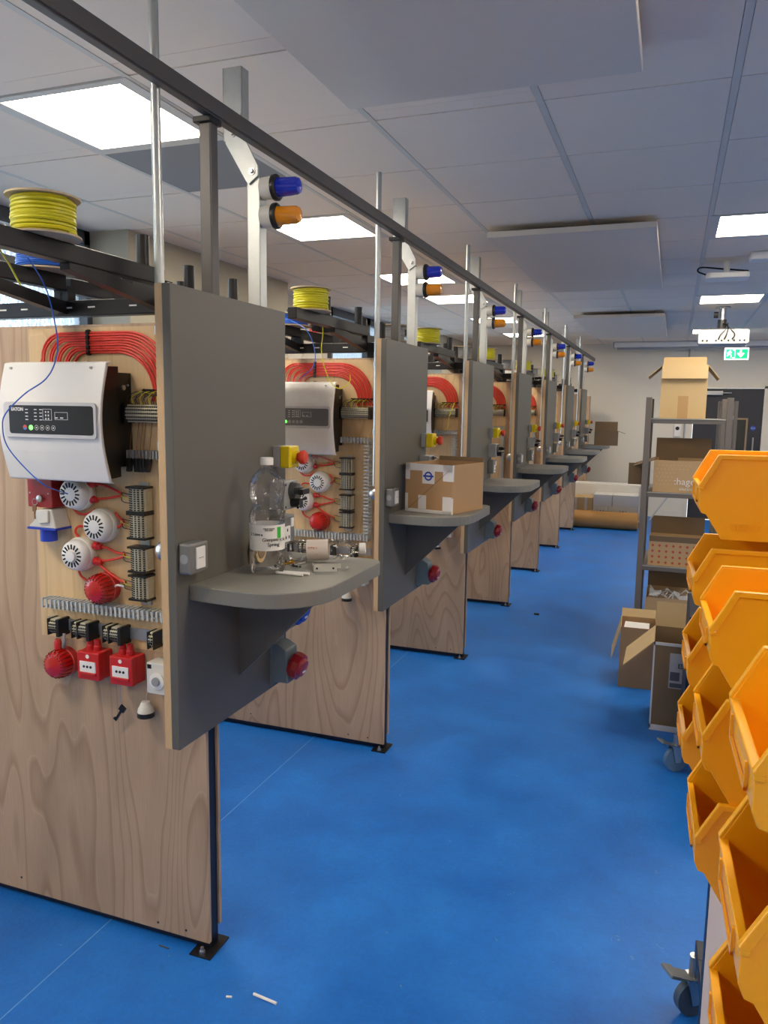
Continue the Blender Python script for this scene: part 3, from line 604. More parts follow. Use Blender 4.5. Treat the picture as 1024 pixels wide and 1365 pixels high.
def sounder(x, z, fmt, ks, nm):
    r = thing('sounder_beacon', (x, YP, z), '', 'sounder')
    MB().lathe([(0, .044), (.022, .045), (.024, .043)], (x, YP, z), (0, -1, 0), 28).build('base', M_red, r, smooth=True)
    l = MB().lathe([(.024, .043), (.05, .041), (.062, .034), (.067, .02), (.068, .001)], (x, YP, z), (0, -1, 0), 28).build('lens', M_lens, r, smooth=True)
    mb = MB()
    for j in range(20): a = 2 * PI * j / 20; c_, s_ = math.cos(a), math.sin(a); mb.tube([(x + .0435 * c_, YP - .028, z + .043 * s_), (x + .0405 * c_, YP - .052, z + .0405 * s_), (x + .03 * c_, YP - .0645, z + .03 * s_)], .002, 5)
    mb.build('lens_rib', mat('dark_red_rib', (130, 10, 8), .25), l)
    rep(r, fmt, nm, ks)
sounder(-1.512, 1.075, 'round red sounder beacon above the lower duct, @', range(2), 'upper red sounders')
sounder(-1.672, .832, 'round red sounder beacon left of the call points, @', range(1), 'lower red sounder')
# terminal rail at right of the detectors
r = thing('terminal_rail', (-1.375, YP, 1.04), '', 'terminal rail')
bx('rail', M_galv, r, -1.392, -1.36, YP - .006, YP - .001, 1.035, 1.385)
for z0, z1 in ((1.308, 1.37), (1.234, 1.296), (1.14, 1.202), (1.06, 1.122)):
    mb = MB(); terminals(mb, -1.403, -1.348, z0, z1, 'z'); tb = mb.build('terminal_block', [M_term, M_blk], r)
    zc = (z0 + z1) / 2
    for s in (-1, 0, 1):
        mb = MB(); mb.k = 0 if s else 1; wires(mb, [(-1.445, YP - .012, zc + .01), (-1.43, YP - .03, zc + .005 + .012 * s), (-1.405, YP - .028, zc + .012 * s)]); mb.build('wire', [M_blk, M_ycab], tb)
rep(r, 'upright metal rail with four terminal blocks, @', 'terminal rails', range(2))
# red device cables
r = thing('device_cabling', (-1.5, YP, 1.1), '', 'cabling')
CAB = [([(-1.55, 1.375), (-1.51, 1.372), (-1.47, 1.36), (-1.445, 1.35)], 1), ([(-1.55, 1.33), (-1.51, 1.333), (-1.47, 1.34), (-1.445, 1.345)], 1), ([(-1.62, 1.3), (-1.6, 1.285), (-1.57, 1.285), (-1.54, 1.3)], 0),
       ([(-1.47, 1.295), (-1.455, 1.28), (-1.44, 1.275)], 0), ([(-1.468, 1.25), (-1.455, 1.258), (-1.44, 1.27)], 0), ([(-1.6, 1.21), (-1.615, 1.23), (-1.6, 1.247), (-1.56, 1.245)], 0),
       ([(-1.54, 1.195), (-1.5, 1.19), (-1.47, 1.18), (-1.44, 1.178)], 1), ([(-1.54, 1.15), (-1.5, 1.155), (-1.46, 1.165), (-1.44, 1.172)], 1), ([(-1.535, 1.14), (-1.5, 1.12), (-1.46, 1.1), (-1.44, 1.095)], 0), ([(-1.61, 1.125), (-1.6, 1.1), (-1.57, 1.085), (-1.55, 1.08)], 0)]
for p, gl in CAB:
    c_ = MB().tube(smooth_path([(a, YP - .012, b) for a, b in p]), .0036, 7).build('cable', M_rcab, r, smooth=True)
    if gl: MB().lathe([(0, .012), (.012, .012), (.018, .009), (.026, .008)], (p[0][0] - .006, YP - .014, p[0][1]), (1, 0, -.1), 10).build('gland', M_red, c_)
rep(r, 'red cables branching between detectors and terminals, @', 'device cabling', range(2))
tag(MB().tube(smooth_path([(-1.475, YP - .02, 1.08), (-1.46, YP - .025, 1.088), (-1.44, YP - .02, 1.085)]), .0032, 7).build('white_cable', M_white, loc=(-1.46, YP, 1.08)), 'short white cable from the red sounder to its terminals, nearest booth', 'cable')
# key switch, inlet
r = thing('key_switch', (-1.7, YP, 1.3), 'dark red key switch box with keys under the alarm panel', 'key switch')
bx('box', mat('dark_red_box', (158, 30, 32), .4), r, -1.745, -1.655, YP - .055, YP - .001, 1.302, 1.385, .003)
MB().lathe([(0, .01), (.006, .01), (.007, .005)], (-1.697, YP - .055, 1.328), (0, -1, 0), 16).build('lock_barrel', M_chrome, r, smooth=True)
mb = MB(); mb.tube([(-1.712 + .009 * math.cos(a), YP - .062, 1.318 + .009 * math.sin(a)) for a in [2 * PI * i / 12 for i in range(13)]], .0009, 5); mb.build('key_ring', M_chrome, r)
mb = MB(); mb.box(-1.722, -1.708, YP - .062, YP - .06, 1.29, 1.31); mb.box(-1.717, -1.713, YP - .062, YP - .06, 1.268, 1.292); mb.build('key', M_bro, r)
mb = MB()
for x in (-1.735, -1.668): mb.cyl((x, YP - .056, 1.343), (x, YP - .054, 1.343), .0025, 8)
mb.build('screw', M_chrome, r)
r = thing('appliance_inlet', (-1.69, YP, 1.2), 'white angled industrial inlet with blue plug end', 'inlet')
MB().prism([(-1.74, 1.243), (-1.738, 1.25), (-1.722, 1.262), (-1.712, 1.288), (-1.7, 1.298), (-1.655, 1.298), (-1.64, 1.243)], 'y', YP - .06, YP - .001).build('housing', M_wht2, r, bevel=.008)
MB().prism([(-1.705, 1.296), (-1.66, 1.296), (-1.662, 1.26), (-1.695, 1.255)], 'y', YP - .068, YP - .058).build('cover', M_wht2, r, bevel=.003)
bx('blue_flange', M_blue, r, -1.742, -1.638, YP - .064, YP - .001, 1.238, 1.244); MB().cyl((-1.692, YP - .034, 1.238), (-1.692, YP - .034, 1.202), .024, 24).build('blue_shroud', M_blue, r, smooth=True)
# lower terminal rail with call points
r = thing('lower_terminal_rail', (-1.5, YP, .945), '', 'terminal rail')
bx('rail', M_galv, r, -1.735, -1.262, YP - .007, YP - .001, .928, .962)
for x0, n in ((-1.7, 1), (-1.612, 0), (-1.59, 1), (-1.5, 0), (-1.478, 1), (-1.345, 0)):
    mb = MB(); w = .03 if n else .017; terminals(mb, x0, x0 + w, .922, .966, 'x'); tb = mb.build('terminal_block', [M_term, M_blk], r)
    if n: bx('end_clamp', M_blk, tb, x0 + w, x0 + w + .012, YP - .048, YP - .001, .917, .97, .002)
    bx('link_bar', M_blk, tb, x0 + .002, x0 + w - .002, YP - .0465, YP - .044, .936, .94)
rep(r, 'horizontal rail of terminal blocks below the slotted duct, @', 'lower terminal rails', range(2))
for i, x in enumerate((-1.545, -1.43)):
    r = thing('call_point', (x, YP, .81), ['red manual call point, left one of the pair', 'red manual call point with a key hanging below, right one of the pair'][i], 'call point', 'red manual call points')
    bx('back_box', M_red, r, x - .038, x + .04, YP - .035, YP - .001, .808, .89, .003)
    fr = bx('front_plate', M_red, r, x - .039, x + .039, YP - .06, YP - .035, .806, .89, .004)
    bx('window', M_white, fr, x - .028, x + .028, YP - .0625, YP - .059, .83, .862, .001)
    mb = MB()
    for dx, w in ((-.012, .004), (0, .004), (.012, .004)): mb.lathe([(0, w), (.001, w)], (x + dx, YP - .0625, .847), (0, -1, 0), 10)
    mb.build('black_mark', M_ink, fr)
    bx('lower_lip', M_red, fr, x - .03, x + .03, YP - .066, YP - .06, .822, .83, .001)
    mb = MB(); mb.lathe([(0, .006), (.001, .006)], (x, YP - .0605, .877), (0, -1, 0), 14); mb.build('round_mark', M_white, fr)
    for dx in (-.014, .012):
        MB().lathe([(0, .012), (.012, .012), (.014, .01), (.03, .009)], (x + dx, YP - .03, .89), (0, 0, 1), 10).build('gland', mat('gland_red', (180, 26, 30), .4), r, smooth=True)
MB()
r = thing('hanging_key', (-1.475, YP, .7), 'black test key dangling on a chain below the call point', 'key')
MB().tube([(-1.465, YP - .02, .806), (-1.468, YP - .02, .76), (-1.466, YP - .02, .728)], .0012, 5).build('chain', M_chrome, r)
mb = MB(); mb.M = Matrix.Translation((-1.468, YP - .022, .705)) @ Matrix.Rotation(.6, 4, 'Y'); mb.box(-.01, .01, -.003, .003, .008, .025); mb.box(-.003, .004, -.003, .003, -.03, .01); mb.box(-.008, 0, -.003, .003, -.03, -.024); mb.build('key', M_blk, r)
r = thing('sounder_cabling', (-1.67, YP, .9), 'grey cable and red gland above the lower red sounder', 'cabling')
MB().tube(smooth_path([(-1.655, YP - .03, .925), (-1.652, YP - .035, .9), (-1.66, YP - .03, .885), (-1.668, YP - .02, .875)]), .0045, 8).build('cable', M_grcab, r, smooth=True)
MB().lathe([(0, .011), (.02, .011), (.03, .008)], (-1.68, YP - .03, .875), (0, 0, 1), 10).build('gland', M_red, r)
r = thing('limit_switch', (-1.3, YP, .8), '', 'limit switch')
bx('box', M_wht2, r, -1.345, -1.27, YP - .055, YP - .001, .795, .885, .003)
MB().lathe([(0, .024), (.006, .024), (.007, .018)], (-1.308, YP - .055, .835), (0, -1, 0), 24).build('ring', M_white, r, smooth=True)
MB().lathe([(0, .013), (.005, .012)], (-1.308, YP - .0625, .835), (0, -1, 0), 20).build('button', M_gpl, r, smooth=True)
bx('tag', M_blk, r, -1.341, -1.328, YP - .056, YP - .0545, .868, .88)
rep(r, 'white wall box with round grey button by the board edge, @', 'white button boxes', range(3))
r = thing('hanging_lampholder', (-1.37, YP, .7), '', 'lampholder')
MB().lathe([(0, .012), (.012, .017), (.02, .022), (.03, .024), (.031, .018)], (-1.37, YP - .03, .757), (0, 0, -1), 20).build('white_body', M_wht2, r, smooth=True)
MB().lathe([(0, .024), (.012, .025), (.014, .02)], (-1.37, YP - .03, .725), (0, 0, -1), 20).build('black_rim', M_blk, r, smooth=True)
MB().tube([(-1.37, YP - .03, .757), (-1.366, YP - .03, .775), (-1.37, YP - .02, .795)], .001, 5).build('hook', M_chrome, r)
rep(r, 'small white lampholder dangling on a hook below, @', 'hanging lampholders', range(3))
tag(MB().tube(smooth_path([(-1.275, 1.75, 1.64), (-1.3, 1.72, 1.55), (-1.31, 1.73, 1.49), (-1.34, 1.74, 1.46)]), .0025, 6).build('loose_wire', M_ycab, loc=(-1.3, 1.75, 1.5)), 'loose yellow wire curling above the duct, third booth', 'wire'); C.objects['loose_wire'].location.y += 2 * DY
# ------------------------------------------------------------------ reel racks above the partitions
r = thing('reel_rack', (-1.5, Y1 + .03, 1.82), '', 'reel rack')
bx('crossbar', M_black, r, -2.4, -1.2, Y1 + .002, Y1 + .042, 1.845, 1.888, .003)
mb = MB()
for x in (-1.86, -1.78, -1.62, -1.54, -1.4, -1.32): mb.cb((x, Y1 + .0015, 1.868), (.024, .002, .004))
mb.build('slot', M_paper, r)
mb = MB()
for x in (-2.3, -1.3): mb.box(x, x + .03, Y1 + .015, Y1 + .045, 1.815, 1.846)
mb.build('stub_post', M_black, r)
for x in (-1.31, -1.64):
    for s in (-1, 1):
        yc = Y1 + .022; xx = x if s < 0 else (-1.45 if x > -1.4 else -1.66)
        y0, y1 = sorted((yc + s * .021, yc + s * .72)); bx('arm', M_black, r, xx - .018, xx + .018, y0, y1, 1.915, 1.957, .003)
        mb = MB(); mb.add([(xx + dx, yc + s * a, z) for dx in (-.014, .014) for a, z in ((.02, 1.85), (.02, 1.885), (.37, 1.93), (.37, 1.90))], [(0, 1, 2, 3), (4, 5, 6, 7), (0, 1, 5, 4), (1, 2, 6, 5), (2, 3, 7, 6), (3, 0, 4, 7)]); mb.build('brace', M_black, r)
        bx('riser', M_black, r, xx - .015, xx + .015, yc - .015, yc + .015, 1.888, 1.93)
        for dd in ((.09, .42) if s < 0 else (.32, .58)): MB().cyl((xx, yc + s * dd, 1.957), (xx, yc + s * dd, 2.032), .0165, 16).build('spindle', M_black, r, smooth=True)
rep(r, 'black steel reel rack with arms over the partition, @', 'reel racks')
def reel(x, y, z, R, h, rw, m, nm, lab, k, tilt=0, empty=0):
    r = thing('cable_reel', (x, y + k * DY, z), lab, 'cable reel', nm)
    r.rotation_euler = (tilt, 0, 0)
    def P(*a): return (x + a[0], y + k * DY + a[1], z + a[2])
    for z0 in (0, h - .004): MB().lathe([(0, .012), (0, R), (.004, R), (.004, .012)], P(0, 0, z0), (0, 0, 1), 36, caps=False).build('flange', M_board, r)
    mb = MB(); mb.lathe([(.003, rw * .6), (h - .003, rw * .6)], P(0, 0, 0), (0, 0, 1), 24)
    mb.build('core', M_board, r, smooth=True)
    mb = MB(); n = 9
    for lay in range(1):
        pts = []
        for i in range(n * 24 + 1):
            a = 2 * PI * i / 24; zz = .008 + (h - .016) * (i / (n * 24)); pts.append(P((rw + .002 * math.sin(i * .37)) * math.cos(a), (rw + .002 * math.cos(i * .29)) * math.sin(a), zz + .0012 * math.sin(i * .21)))
        mb.tube(pts, (h - .012) / n / 2 * 1.06, 6)
    mb.lathe([(.006, rw - .002), (h - .006, rw - .002)], P(0, 0, 0), (0, 0, 1), 28)
    mb.build('wound_cable', m, r, smooth=True)
    return r
YR_ = [1.385, 1.25, 1.28, 1.25, 1.3, 1.28]
for k in range(6): reel(-1.31, YR_[k], 1.9575, .077, .085, .063, M_ycab, 'yellow green reels', 'yellow-green cable reel on the rack arm, ' + BAY[k], k)
for k in range(4): reel(-1.64, 1.735, 1.9575, .09, .055, .074, M_bcab, 'blue reels', 'blue cable reel on the inner rack arm, ' + BAY[k], k)
for k in range(5): reel(-1.66, 2.13, 1.9575, .085, .05, .072, M_rcab, 'red reels', 'red cable reel behind the partition, ' + BAY[k], k)
for k in range(1, 6): reel(-1.45, 2.56, 1.9575, .095, .085, .06, M_grcab, 'grey reels', 'pale-flanged reel of grey cable behind the post, ' + BAY[k], k)
for k in range(1, 6): reel(-1.66, 2.36, 1.9575, .085, .075, .055, M_grcab, 'inner grey reels', 'pale-flanged reel of grey cable on the inner rear arm, ' + BAY[k], k)
for k in range(6):
    m_, nm_ = ((M_white, 'white'), (M_blk, 'black'))[k % 2]
    mb = MB()
    for t_ in range(4): mb.tube([(-1.555 + (.085 + .004 * t_) * math.cos(2 * PI * i / 30), 1.965 + k * DY + (.07 + .004 * t_) * math.sin(2 * PI * i / 30), 1.962 + .007 * t_ + .002 * math.sin(i)) for i in range(31)], .004, 6)
    tag(mb.build('cable_coil', m_, loc=(-1.555, 1.965 + k * DY, 1.957), smooth=True), nm_ + ' cable coil lying across the rear rack arms, ' + BAY[k], 'cable coil', nm_ + ' cable coils')
# loose wires hanging from the reels
def P(*a): return a
tag(MB().tube(smooth_path([(-1.375, 1.3, 1.972), (-1.395, 1.36, 1.985), (-1.418, 1.42, 1.955), (-1.47, 1.55, 1.882), (-1.487, 1.6, 1.77), (-1.495, 1.6, 1.71), (-1.525, 1.595, 1.662), (-1.593, 1.59, 1.623), (-1.66, 1.59, 1.572), (-1.673, 1.59, 1.533), (-1.665, 1.595, 1.484), (-1.615, 1.6, 1.43), (-1.548, 1.6, 1.385), (-1.575, 1.71, 1.35)]), .0018, 6).build('blue_wire', M_bcab, loc=(-1.5, 1.6, 1.6)), 'thin blue wire trailing in front of the nearest alarm panel', 'wire')
tag(MB().tube(smooth_path([(-1.37, 1.28, 1.965), (-1.36, 1.3, 1.93), (-1.37, 1.34, 1.9), (-1.38, 1.38, 1.86)]), .002, 6).build('yellow_wire', M_ycab, loc=(-1.37, 1.3, 1.9)), 'loose end of yellow-green wire under the nearest reel', 'wire')
tag(MB().tube(smooth_path([(-1.36, 2.93, 1.96), (-1.4, 3.02, 1.9), (-1.42, 3.05, 1.84), (-1.41, 3.06, 1.77), (-1.38, 3.07, 1.7), (-1.34, 3.08, 1.68), (-1.31, 3.1, 1.71), (-1.32, 3.13, 1.74)]), .002, 6).build('yellow_wire', M_ycab, loc=(-1.4, 3, 1.8)), 'long yellow wire looping over the second alarm panel', 'wire')
tag(MB().tube(smooth_path([(-1.58, 3.08, 1.97), (-1.5, 3.06, 1.93), (-1.47, 3.08, 1.86), (-1.48, 3.1, 1.78), (-1.55, 3.1, 1.72)]), .0018, 6).build('blue_wire', M_bcab, loc=(-1.5, 3, 1.8)), 'thin blue wire hanging left of the second alarm panel', 'wire')
# ------------------------------------------------------------------ things on the ledges
def bottle_prof(R, Hh, big=True):
    if big: return [(0, R * .7), (.004, R * .93), (.012, R * .98), (.03, R), (.062, R * .98), (.066, R * .96), (.1, R * .96), (.135, R * .96), (.14, R), (.165, R * .97), (.18, R * .8), (.19, R * .78), (.2, R * .86), (.215, R * .97), (.235, R), (.25, R * .93), (.265, R * .78), (.28, R * .5), (.287, R * .3), (.3, R * .27)]
    return [(0, R * .7), (.005, R * .95), (.015, R), (.05, R), (.054, R * .95), (.12, R * .95), (.125, R), (.135, R * .95), (.145, R * .8), (.16, R), (.175, R * .85), (.19, R * .5), (.2, R * .42), (.212, R * .42)]
LZ = 1.1505
def bottle(x, y, ax, R, big, lab, z0=LZ):
    r = thing('plastic_bottle', (x, y, z0), lab, 'bottle'); o = (x, y, z0) if ax[2] > .5 else (x, y, z0 + R)
    pf = bottle_prof(R, 0, big); MB().lathe(pf, o, ax, 40, caps=False).build('bottle_body', M_pet, r, smooth=True)
    a = pf[-1][0]; MB().lathe([(a - .006, R * .36), (a + .012, R * .36), (a + .014, R * .3)] if big else [(a - .004, R * .52), (a + .014, R * .52), (a + .015, R * .4)], o, ax, 24).build('cap', M_white, r, smooth=True)
    la, lb = (.066, .135) if big else (.055, .118)
    MB().lathe([(la, R * .975), (lb, R * .975)], o, ax, 40, caps=False).build('bottle_label', M_paper if big else mat('pale_label', (226, 214, 204), .5), r, smooth=True)
    return r
bt = bottle(-1.02, 1.845, (0, 0, 1), .049, True, 'tall clear plastic water bottle standing on the nearest ledge')
# label print faces the camera side of the bottle
def on_label(name, body, size, ang, z, m, par, cx=-1.02, cy=1.845, R=.0485):
    n = Vector((math.sin(ang), -math.cos(ang), 0)); x = Vector((math.cos(ang), math.sin(ang), 0))
    return text(name, body, size, (cx + n.x * R, cy + n.y * R, z), x, (0, 0, 1), m, par)
lb = [c for c in C.objects if c.name.startswith('bottle_label')][0]
on_label('label_text', 'Glenpatrick\nSpring', .0135, .85, LZ + .09, M_ink, lb, R=.0487)
on_label('label_text', '2 Litre e', .011, -.1, LZ + .11, M_ink, lb)
on_label('label_text', 'SPRING WATER\nSTILL IRISH', .0045, .6, LZ + .124, M_ink, lb)
mb = MB(); a = 1.22; n = Vector((math.sin(a), -math.cos(a), 0)); x = Vector((math.cos(a), math.sin(a), 0)); c_ = Vector((-1.02, 1.845, LZ + .115)) + n * .0482
mb.M = Matrix(((x.x, n.x, 0, c_.x), (x.y, n.y, 0, c_.y), (0, 0, 1, c_.z), (0, 0, 0, 1))); mb.cb((0, 0, 0), (.012, .001, .03)); mb.build('green_patch', M_grn, lb)
b2 = bottle(-1.035, 2.0, (.93, .33, .05), .031, False, 'small clear plastic bottle lying on its side, nearest ledge')
lb2 = [c for c in b2.children if c.name.startswith('bottle_label')][0]
text('label_text', 'STILL\nWATER', .013, (-.955, 1.998, LZ + .037), (.93, .33, .05), (0, 0, 1), M_inkr, lb2)
r = thing('tape_roll', (-1.1, 1.9, LZ), 'beige tape roll standing behind the tall bottle', 'tape roll')
MB().lathe([(0, .038), (.02, .038)], (-1.118, 1.95, LZ + .038), (1, .1, 0), 28).build('roll', M_crdL, r, smooth=True); MB().lathe([(-.001, .026), (.022, .026)], (-1.118, 1.95, LZ + .038), (1, .1, 0), 24).build('core', M_crdD, r, smooth=True)
random.seed(3)
for i in range(12):
    x, y = -1.0 + random.uniform(-.04, .045), 1.925 + random.uniform(-.03, .05); a = random.uniform(0, PI); dx, dy = math.cos(a) * .013, math.sin(a) * .013
    o = MB().cyl((x - dx, y - dy, LZ + .003), (x + dx, y + dy, LZ + .003), .0022, 7).lathe([(0, .0045), (.0025, .0045)], (x + dx, y + dy, LZ + .0045), (dx, dy, 0), 8)
    tag(o.build('screw', [mat('brass', (190, 150, 60), .3, .9), M_chrome, M_blk][i % 3], loc=(x, y, LZ)), 'loose %s screw in the pile behind the tall bottle' % ['brass', 'bright steel', 'black'][i % 3], 'screw', ['brass', 'steel', 'black'][i % 3] + ' screws')
for i, (p, q) in enumerate((((-.985, 1.83), (-.905, 1.83)), ((-.97, 1.845), (-.895, 1.85)))):
    tag(MB().cyl((p[0], p[1], LZ + .004), (q[0], q[1], LZ + .004), .004, 8).build('cable_offcut', M_white, loc=(p[0], p[1], LZ)), ['white cable offcut on the ledge, the nearer one', 'white cable offcut on the ledge, the farther one'][i], 'cable offcut', 'white offcuts on the ledge')
r = thing('metal_bracket', (-.87, 1.93, LZ), 'small bent metal bracket lying on the nearest ledge', 'bracket')
mb = MB(); mb.M = Matrix.Translation((-.885, 1.9, LZ)) @ Matrix.Rotation(.5, 4, 'Z'); mb.box(-.02, .045, 0, .0015, .001, .018); mb.box(-.02, -.0185, 0, .045, .001, .018); mb.box(-.02, .06, .043, .045, .001, .014); mb.build('bent_strip', mat('zinc_strip', (206, 206, 200), .35, .3), r)
mb = MB(); mb.M = Matrix.Translation((-.885, 1.9, LZ)) @ Matrix.Rotation(.5, 4, 'Z')
for x in (-.01, .035): mb.cyl((x, -.0006, .01), (x, .0004, .01), .003, 10)
mb.build('hole', M_dgp, r)
mb = MB(); mb.cyl((-.835, 1.97, LZ + .004), (-.82, 1.93, LZ + .012), .0035, 8); mb.build('screw', M_galv, r)
def carton(name, loc, w, d, h, m, lab, rot=0, grp=None, t=.004, flaps=(), minner=None, cat='cardboard box'):
    """open box, w along x, d along y; flaps: (side, length, angle out from vertical)"""
    r = thing(name, loc, lab, cat, grp); MM = Matrix.Translation(loc) @ Matrix.Rotation(rot, 4, 'Z')
    mb = MB(); mb.M = MM
    mb.box(-w / 2, w / 2, -d / 2, d / 2, 0, t); mb.box(-w / 2, w / 2, -d / 2, -d / 2 + t, t, h); mb.box(-w / 2, w / 2, d / 2 - t, d / 2, t, h); mb.box(-w / 2, -w / 2 + t, -d / 2 + t, d / 2 - t, t, h); mb.box(w / 2 - t, w / 2, -d / 2 + t, d / 2 - t, t, h)
    mb.build('box_body', m, r)
    for sd, ln, an in flaps:
        mb = MB(); rz = {'front': 0, 'right': PI / 2, 'back': PI, 'left': -PI / 2}[sd]; hw, hd = (w, d) if sd in ('front', 'back') else (d, w)
        mb.M = MM @ Matrix.Rotation(rz, 4, 'Z') @ Matrix.Translation((0, -hd / 2 + t / 2, h)) @ Matrix.Rotation(an, 4, 'X'); mb.box(-hw / 2 + .002, hw / 2 - .002, -t / 2, t / 2, 0, ln); mb.build('flap', minner or m, r)
    return r, MM
def patch(par, MM, name, m, x0, x1, z0, z1, d, off=.0012, side='front', w=0):
    mb = MB(); mb.M = MM
    if side == 'front': mb.box(x0, x1, -d / 2 - off, -d / 2, z0, z1)
    else: mb.box(w / 2, w / 2 + off, x0, x1, z0, z1)
    return mb.build(name, m, par)
# box on the second ledge
w, dd, h = .235, .29, .212
r, MM = carton('cardboard_box', (-.945, 3.345, LZ), w, dd, h, M_crd, 'taped open cardboard box on the second ledge', rot=-.24, flaps=(('left', .07, 1.9), ('back', .02, .2)), minner=M_crdD)
body = [c for c in r.children if c.name.startswith('box_body')][0]
for q in ((-w / 2, w / 2, h - .03, h), (-w / 2, w / 2, 0, .014), (-w / 2, -w / 2 + .022, h - .07, h), (w / 2 - .045, w / 2, h - .07, h), (-w / 2, -w / 2 + .014, 0, .08), (w / 2 - .045, w / 2, 0, .075), (-.05, -.01, .015, .075)):
    patch(body, MM, 'tape', M_tape, *q, dd)
patch(body, MM, 'tape', M_tape, -dd / 2, -dd / 2 + .012, h - .07, h, dd, side='right', w=w); patch(body, MM, 'tape', M_tape, -dd / 2, -dd / 2 + .01, 0, .07, dd, side='right', w=w)
patch(body, MM, 'sticker', M_paper, -.03, .03, h - .085, h - .022, dd, .0024)
mb = MB(); mb.M = MM @ Matrix.Translation((0, -dd / 2 - .0026, h - .052)); n = 24
mb.add([(rr * math.cos(2 * PI * j / n), 0, rr * math.sin(2 * PI * j / n)) for rr in (.02, .013) for j in range(n)], [(j, (j + 1) % n, n + (j + 1) % n, n + j) for j in range(n)]); mb.box(-.026, .026, -.0004, 0, -.004, .004); mb.build('round_logo', M_inkb, body)
mb = MB(); mb.M = MM @ Matrix.Translation((0, -dd / 2 - .0006, 0)) @ Matrix.Translation((0, 0, .1)) @ Matrix.Rotation(-.72, 4, 'Y'); mb.box(-.14, .14, -.0006, 0, -.0015, .0015); mb.build('crease', M_crdD, body)
# open box on the farthest ledge
carton('cardboard_box', (-.83, 10.78, LZ), .3, .26, .19, M_crdD, 'brown open cardboard box on the farthest ledge', rot=.1, flaps=(('back', .12, .1), ('right', .1, 1.9)))
tag(MB().prism(rrect(-1.1, -1.03, 1.83, 1.86, .006), 'x', 0, .001).build('dust_sheet', M_paper, loc=(0, 0, 0)), None, None)
bpy.data.objects.remove(C.objects['dust_sheet'])
# ------------------------------------------------------------------ far end: cardboard tube, wrapped packages
r = thing('cardboard_tube', (-.8, 10.93, 0), 'thick brown cardboard tube lying on the floor at the far end', 'tube')
MB().lathe([(0, .118), (.9, .118), (.9, .1), (0, .1)], (-1.27, 10.95, .119), (1, 0, 0), 36, caps=False).build('tube_wall', mat('tube_brown', (176, 130, 72), .4), r, smooth=True)
r = thing('pallet', (-.85, 11.5, 0), 'low wooden pallet under the wrapped packages', 'pallet')
for y in (11.2, 11.5, 11.8): bx('bearer', M_crdD, r, -1.34, -.36, y - .04, y + .04, 0, .09)
for y in (11.15, 11.32, 11.5, 11.68, 11.85): bx('deck_board', M_crdL, r, -1.34, -.36, y - .05, y + .05, .0905, .11)
PK = [(-1.32, -.99, 11.12, 11.5, .111, .4, M_crdL, 'kraft carton with white straps at the left of the wrapped stack'), (-.985, -.78, 11.12, 11.5, .111, .285, M_paper, 'white package with blue marks, lower row left'), (-.775, -.38, 11.12, 11.5, .111, .285, M_paper, 'white package with blue marks, lower row right'),
      (-.985, -.73, 11.12, 11.5, .286, .45, M_white, 'plain white package in the middle row, left'), (-.725, -.38, 11.12, 11.5, .286, .45, M_white, 'plain white package in the middle row, right'), (-1.32, -.38, 11.51, 11.88, .111, .56, M_white, 'long white package standing at the back of the stack')]
for x0, x1, y0, y1, z0, z1, m, lab in PK:
    r = thing('package', ((x0 + x1) / 2, y0, z0), lab, 'package', 'packages on the pallet'); b = bx('wrapped_body', m, r, x0, x1, y0, y1, z0, z1, .006)
    if 'blue' in lab:
        text('printed_mark', 'W', .09, ((x0 + x1) / 2, y0 - .001, (z0 + z1) / 2), (1, 0, 0), (0, 0, 1), M_inkb, b)
    if 'straps' in lab:
        for x in (-1.24, -1.1): bx('strap', M_tape, b, x, x + .035, y0 - .002, y0, z0, z1)
mb = MB()
mb.box(-1.335, -.365, 11.105, 11.107, .11, .455); mb.add([(-1.335, 11.106, .455), (-.365, 11.106, .455), (-.365, 11.52, .57), (-1.335, 11.52, .57)], [(0, 1, 2, 3)]); mb.box(-.367, -.365, 11.107, 11.89, .11, .57)
tag(mb.build('shrink_wrap', M_film, loc=(-.85, 11.1, .11)), 'clear crinkled shrink wrap over the packages', 'shrink wrap')
# ------------------------------------------------------------------ shelving units at the right
SX0, SX1, SY0, SY1 = -.165, .335, 5.12, 5.72
r = thing('shelving_unit', (.08, 5.42, 0), 'grey metal shelving unit full of open boxes, the nearer one', 'shelving')
for x in (SX0, SX1 - .035):
    for y in (SY0, SY1 - .035): bx('upright', M_shelf, r, x, x + .035, y, y + .035, 0, 1.69, .002)
SZ = (.14, .60, 1.07, 1.53)
for z in SZ:
    sh = bx('shelf', M_shelf, r, SX0 + .036, SX1 - .036, SY0 + .004, SY1 - .004, z, z + .03, .002); bx('shelf_lip', M_galv, sh, SX0 + .036, SX1 - .036, SY0 + .001, SY0 + .004, z + .026, z + .031)
MB().add([(-.11, 5.14, .92), (-.1, 5.14, .92), (0, 5.14, 1.07), (-.012, 5.14, 1.07), (-.11, 5.15, .92), (-.1, 5.15, .92), (0, 5.15, 1.07), (-.012, 5.15, 1.07)], [(0, 1, 2, 3), (4, 5, 6, 7), (0, 1, 5, 4), (2, 3, 7, 6), (1, 2, 6, 5), (0, 3, 7, 4)]).build('corner_brace', M_galv, r)
r = thing('shelving_unit', (.42, 6.9, 0), 'narrow grey metal shelving frame standing behind the nearer one', 'shelving')
for x in (.335, .432):
    for y in (6.5, 6.9): bx('upright', M_shelf, r, x, x + .026, y, y + .03, 0, 1.69, .002)
for z in (.14, .6, 1.07, 1.55): bx('shelf', M_galv, r, .362, .431, 6.505, 6.93, z, z + .03, .002)
r, MM = carton('cardboard_box', (.05, 5.38, SZ[3] + .031), .27, .32, .33, M_crdL, 'open light cardboard box on top of the shelving', flaps=(('front', .085, 2.95), ('left', .11, 2.3), ('right', .11, 2.45), ('back', .07, .2)), minner=M_crdL)
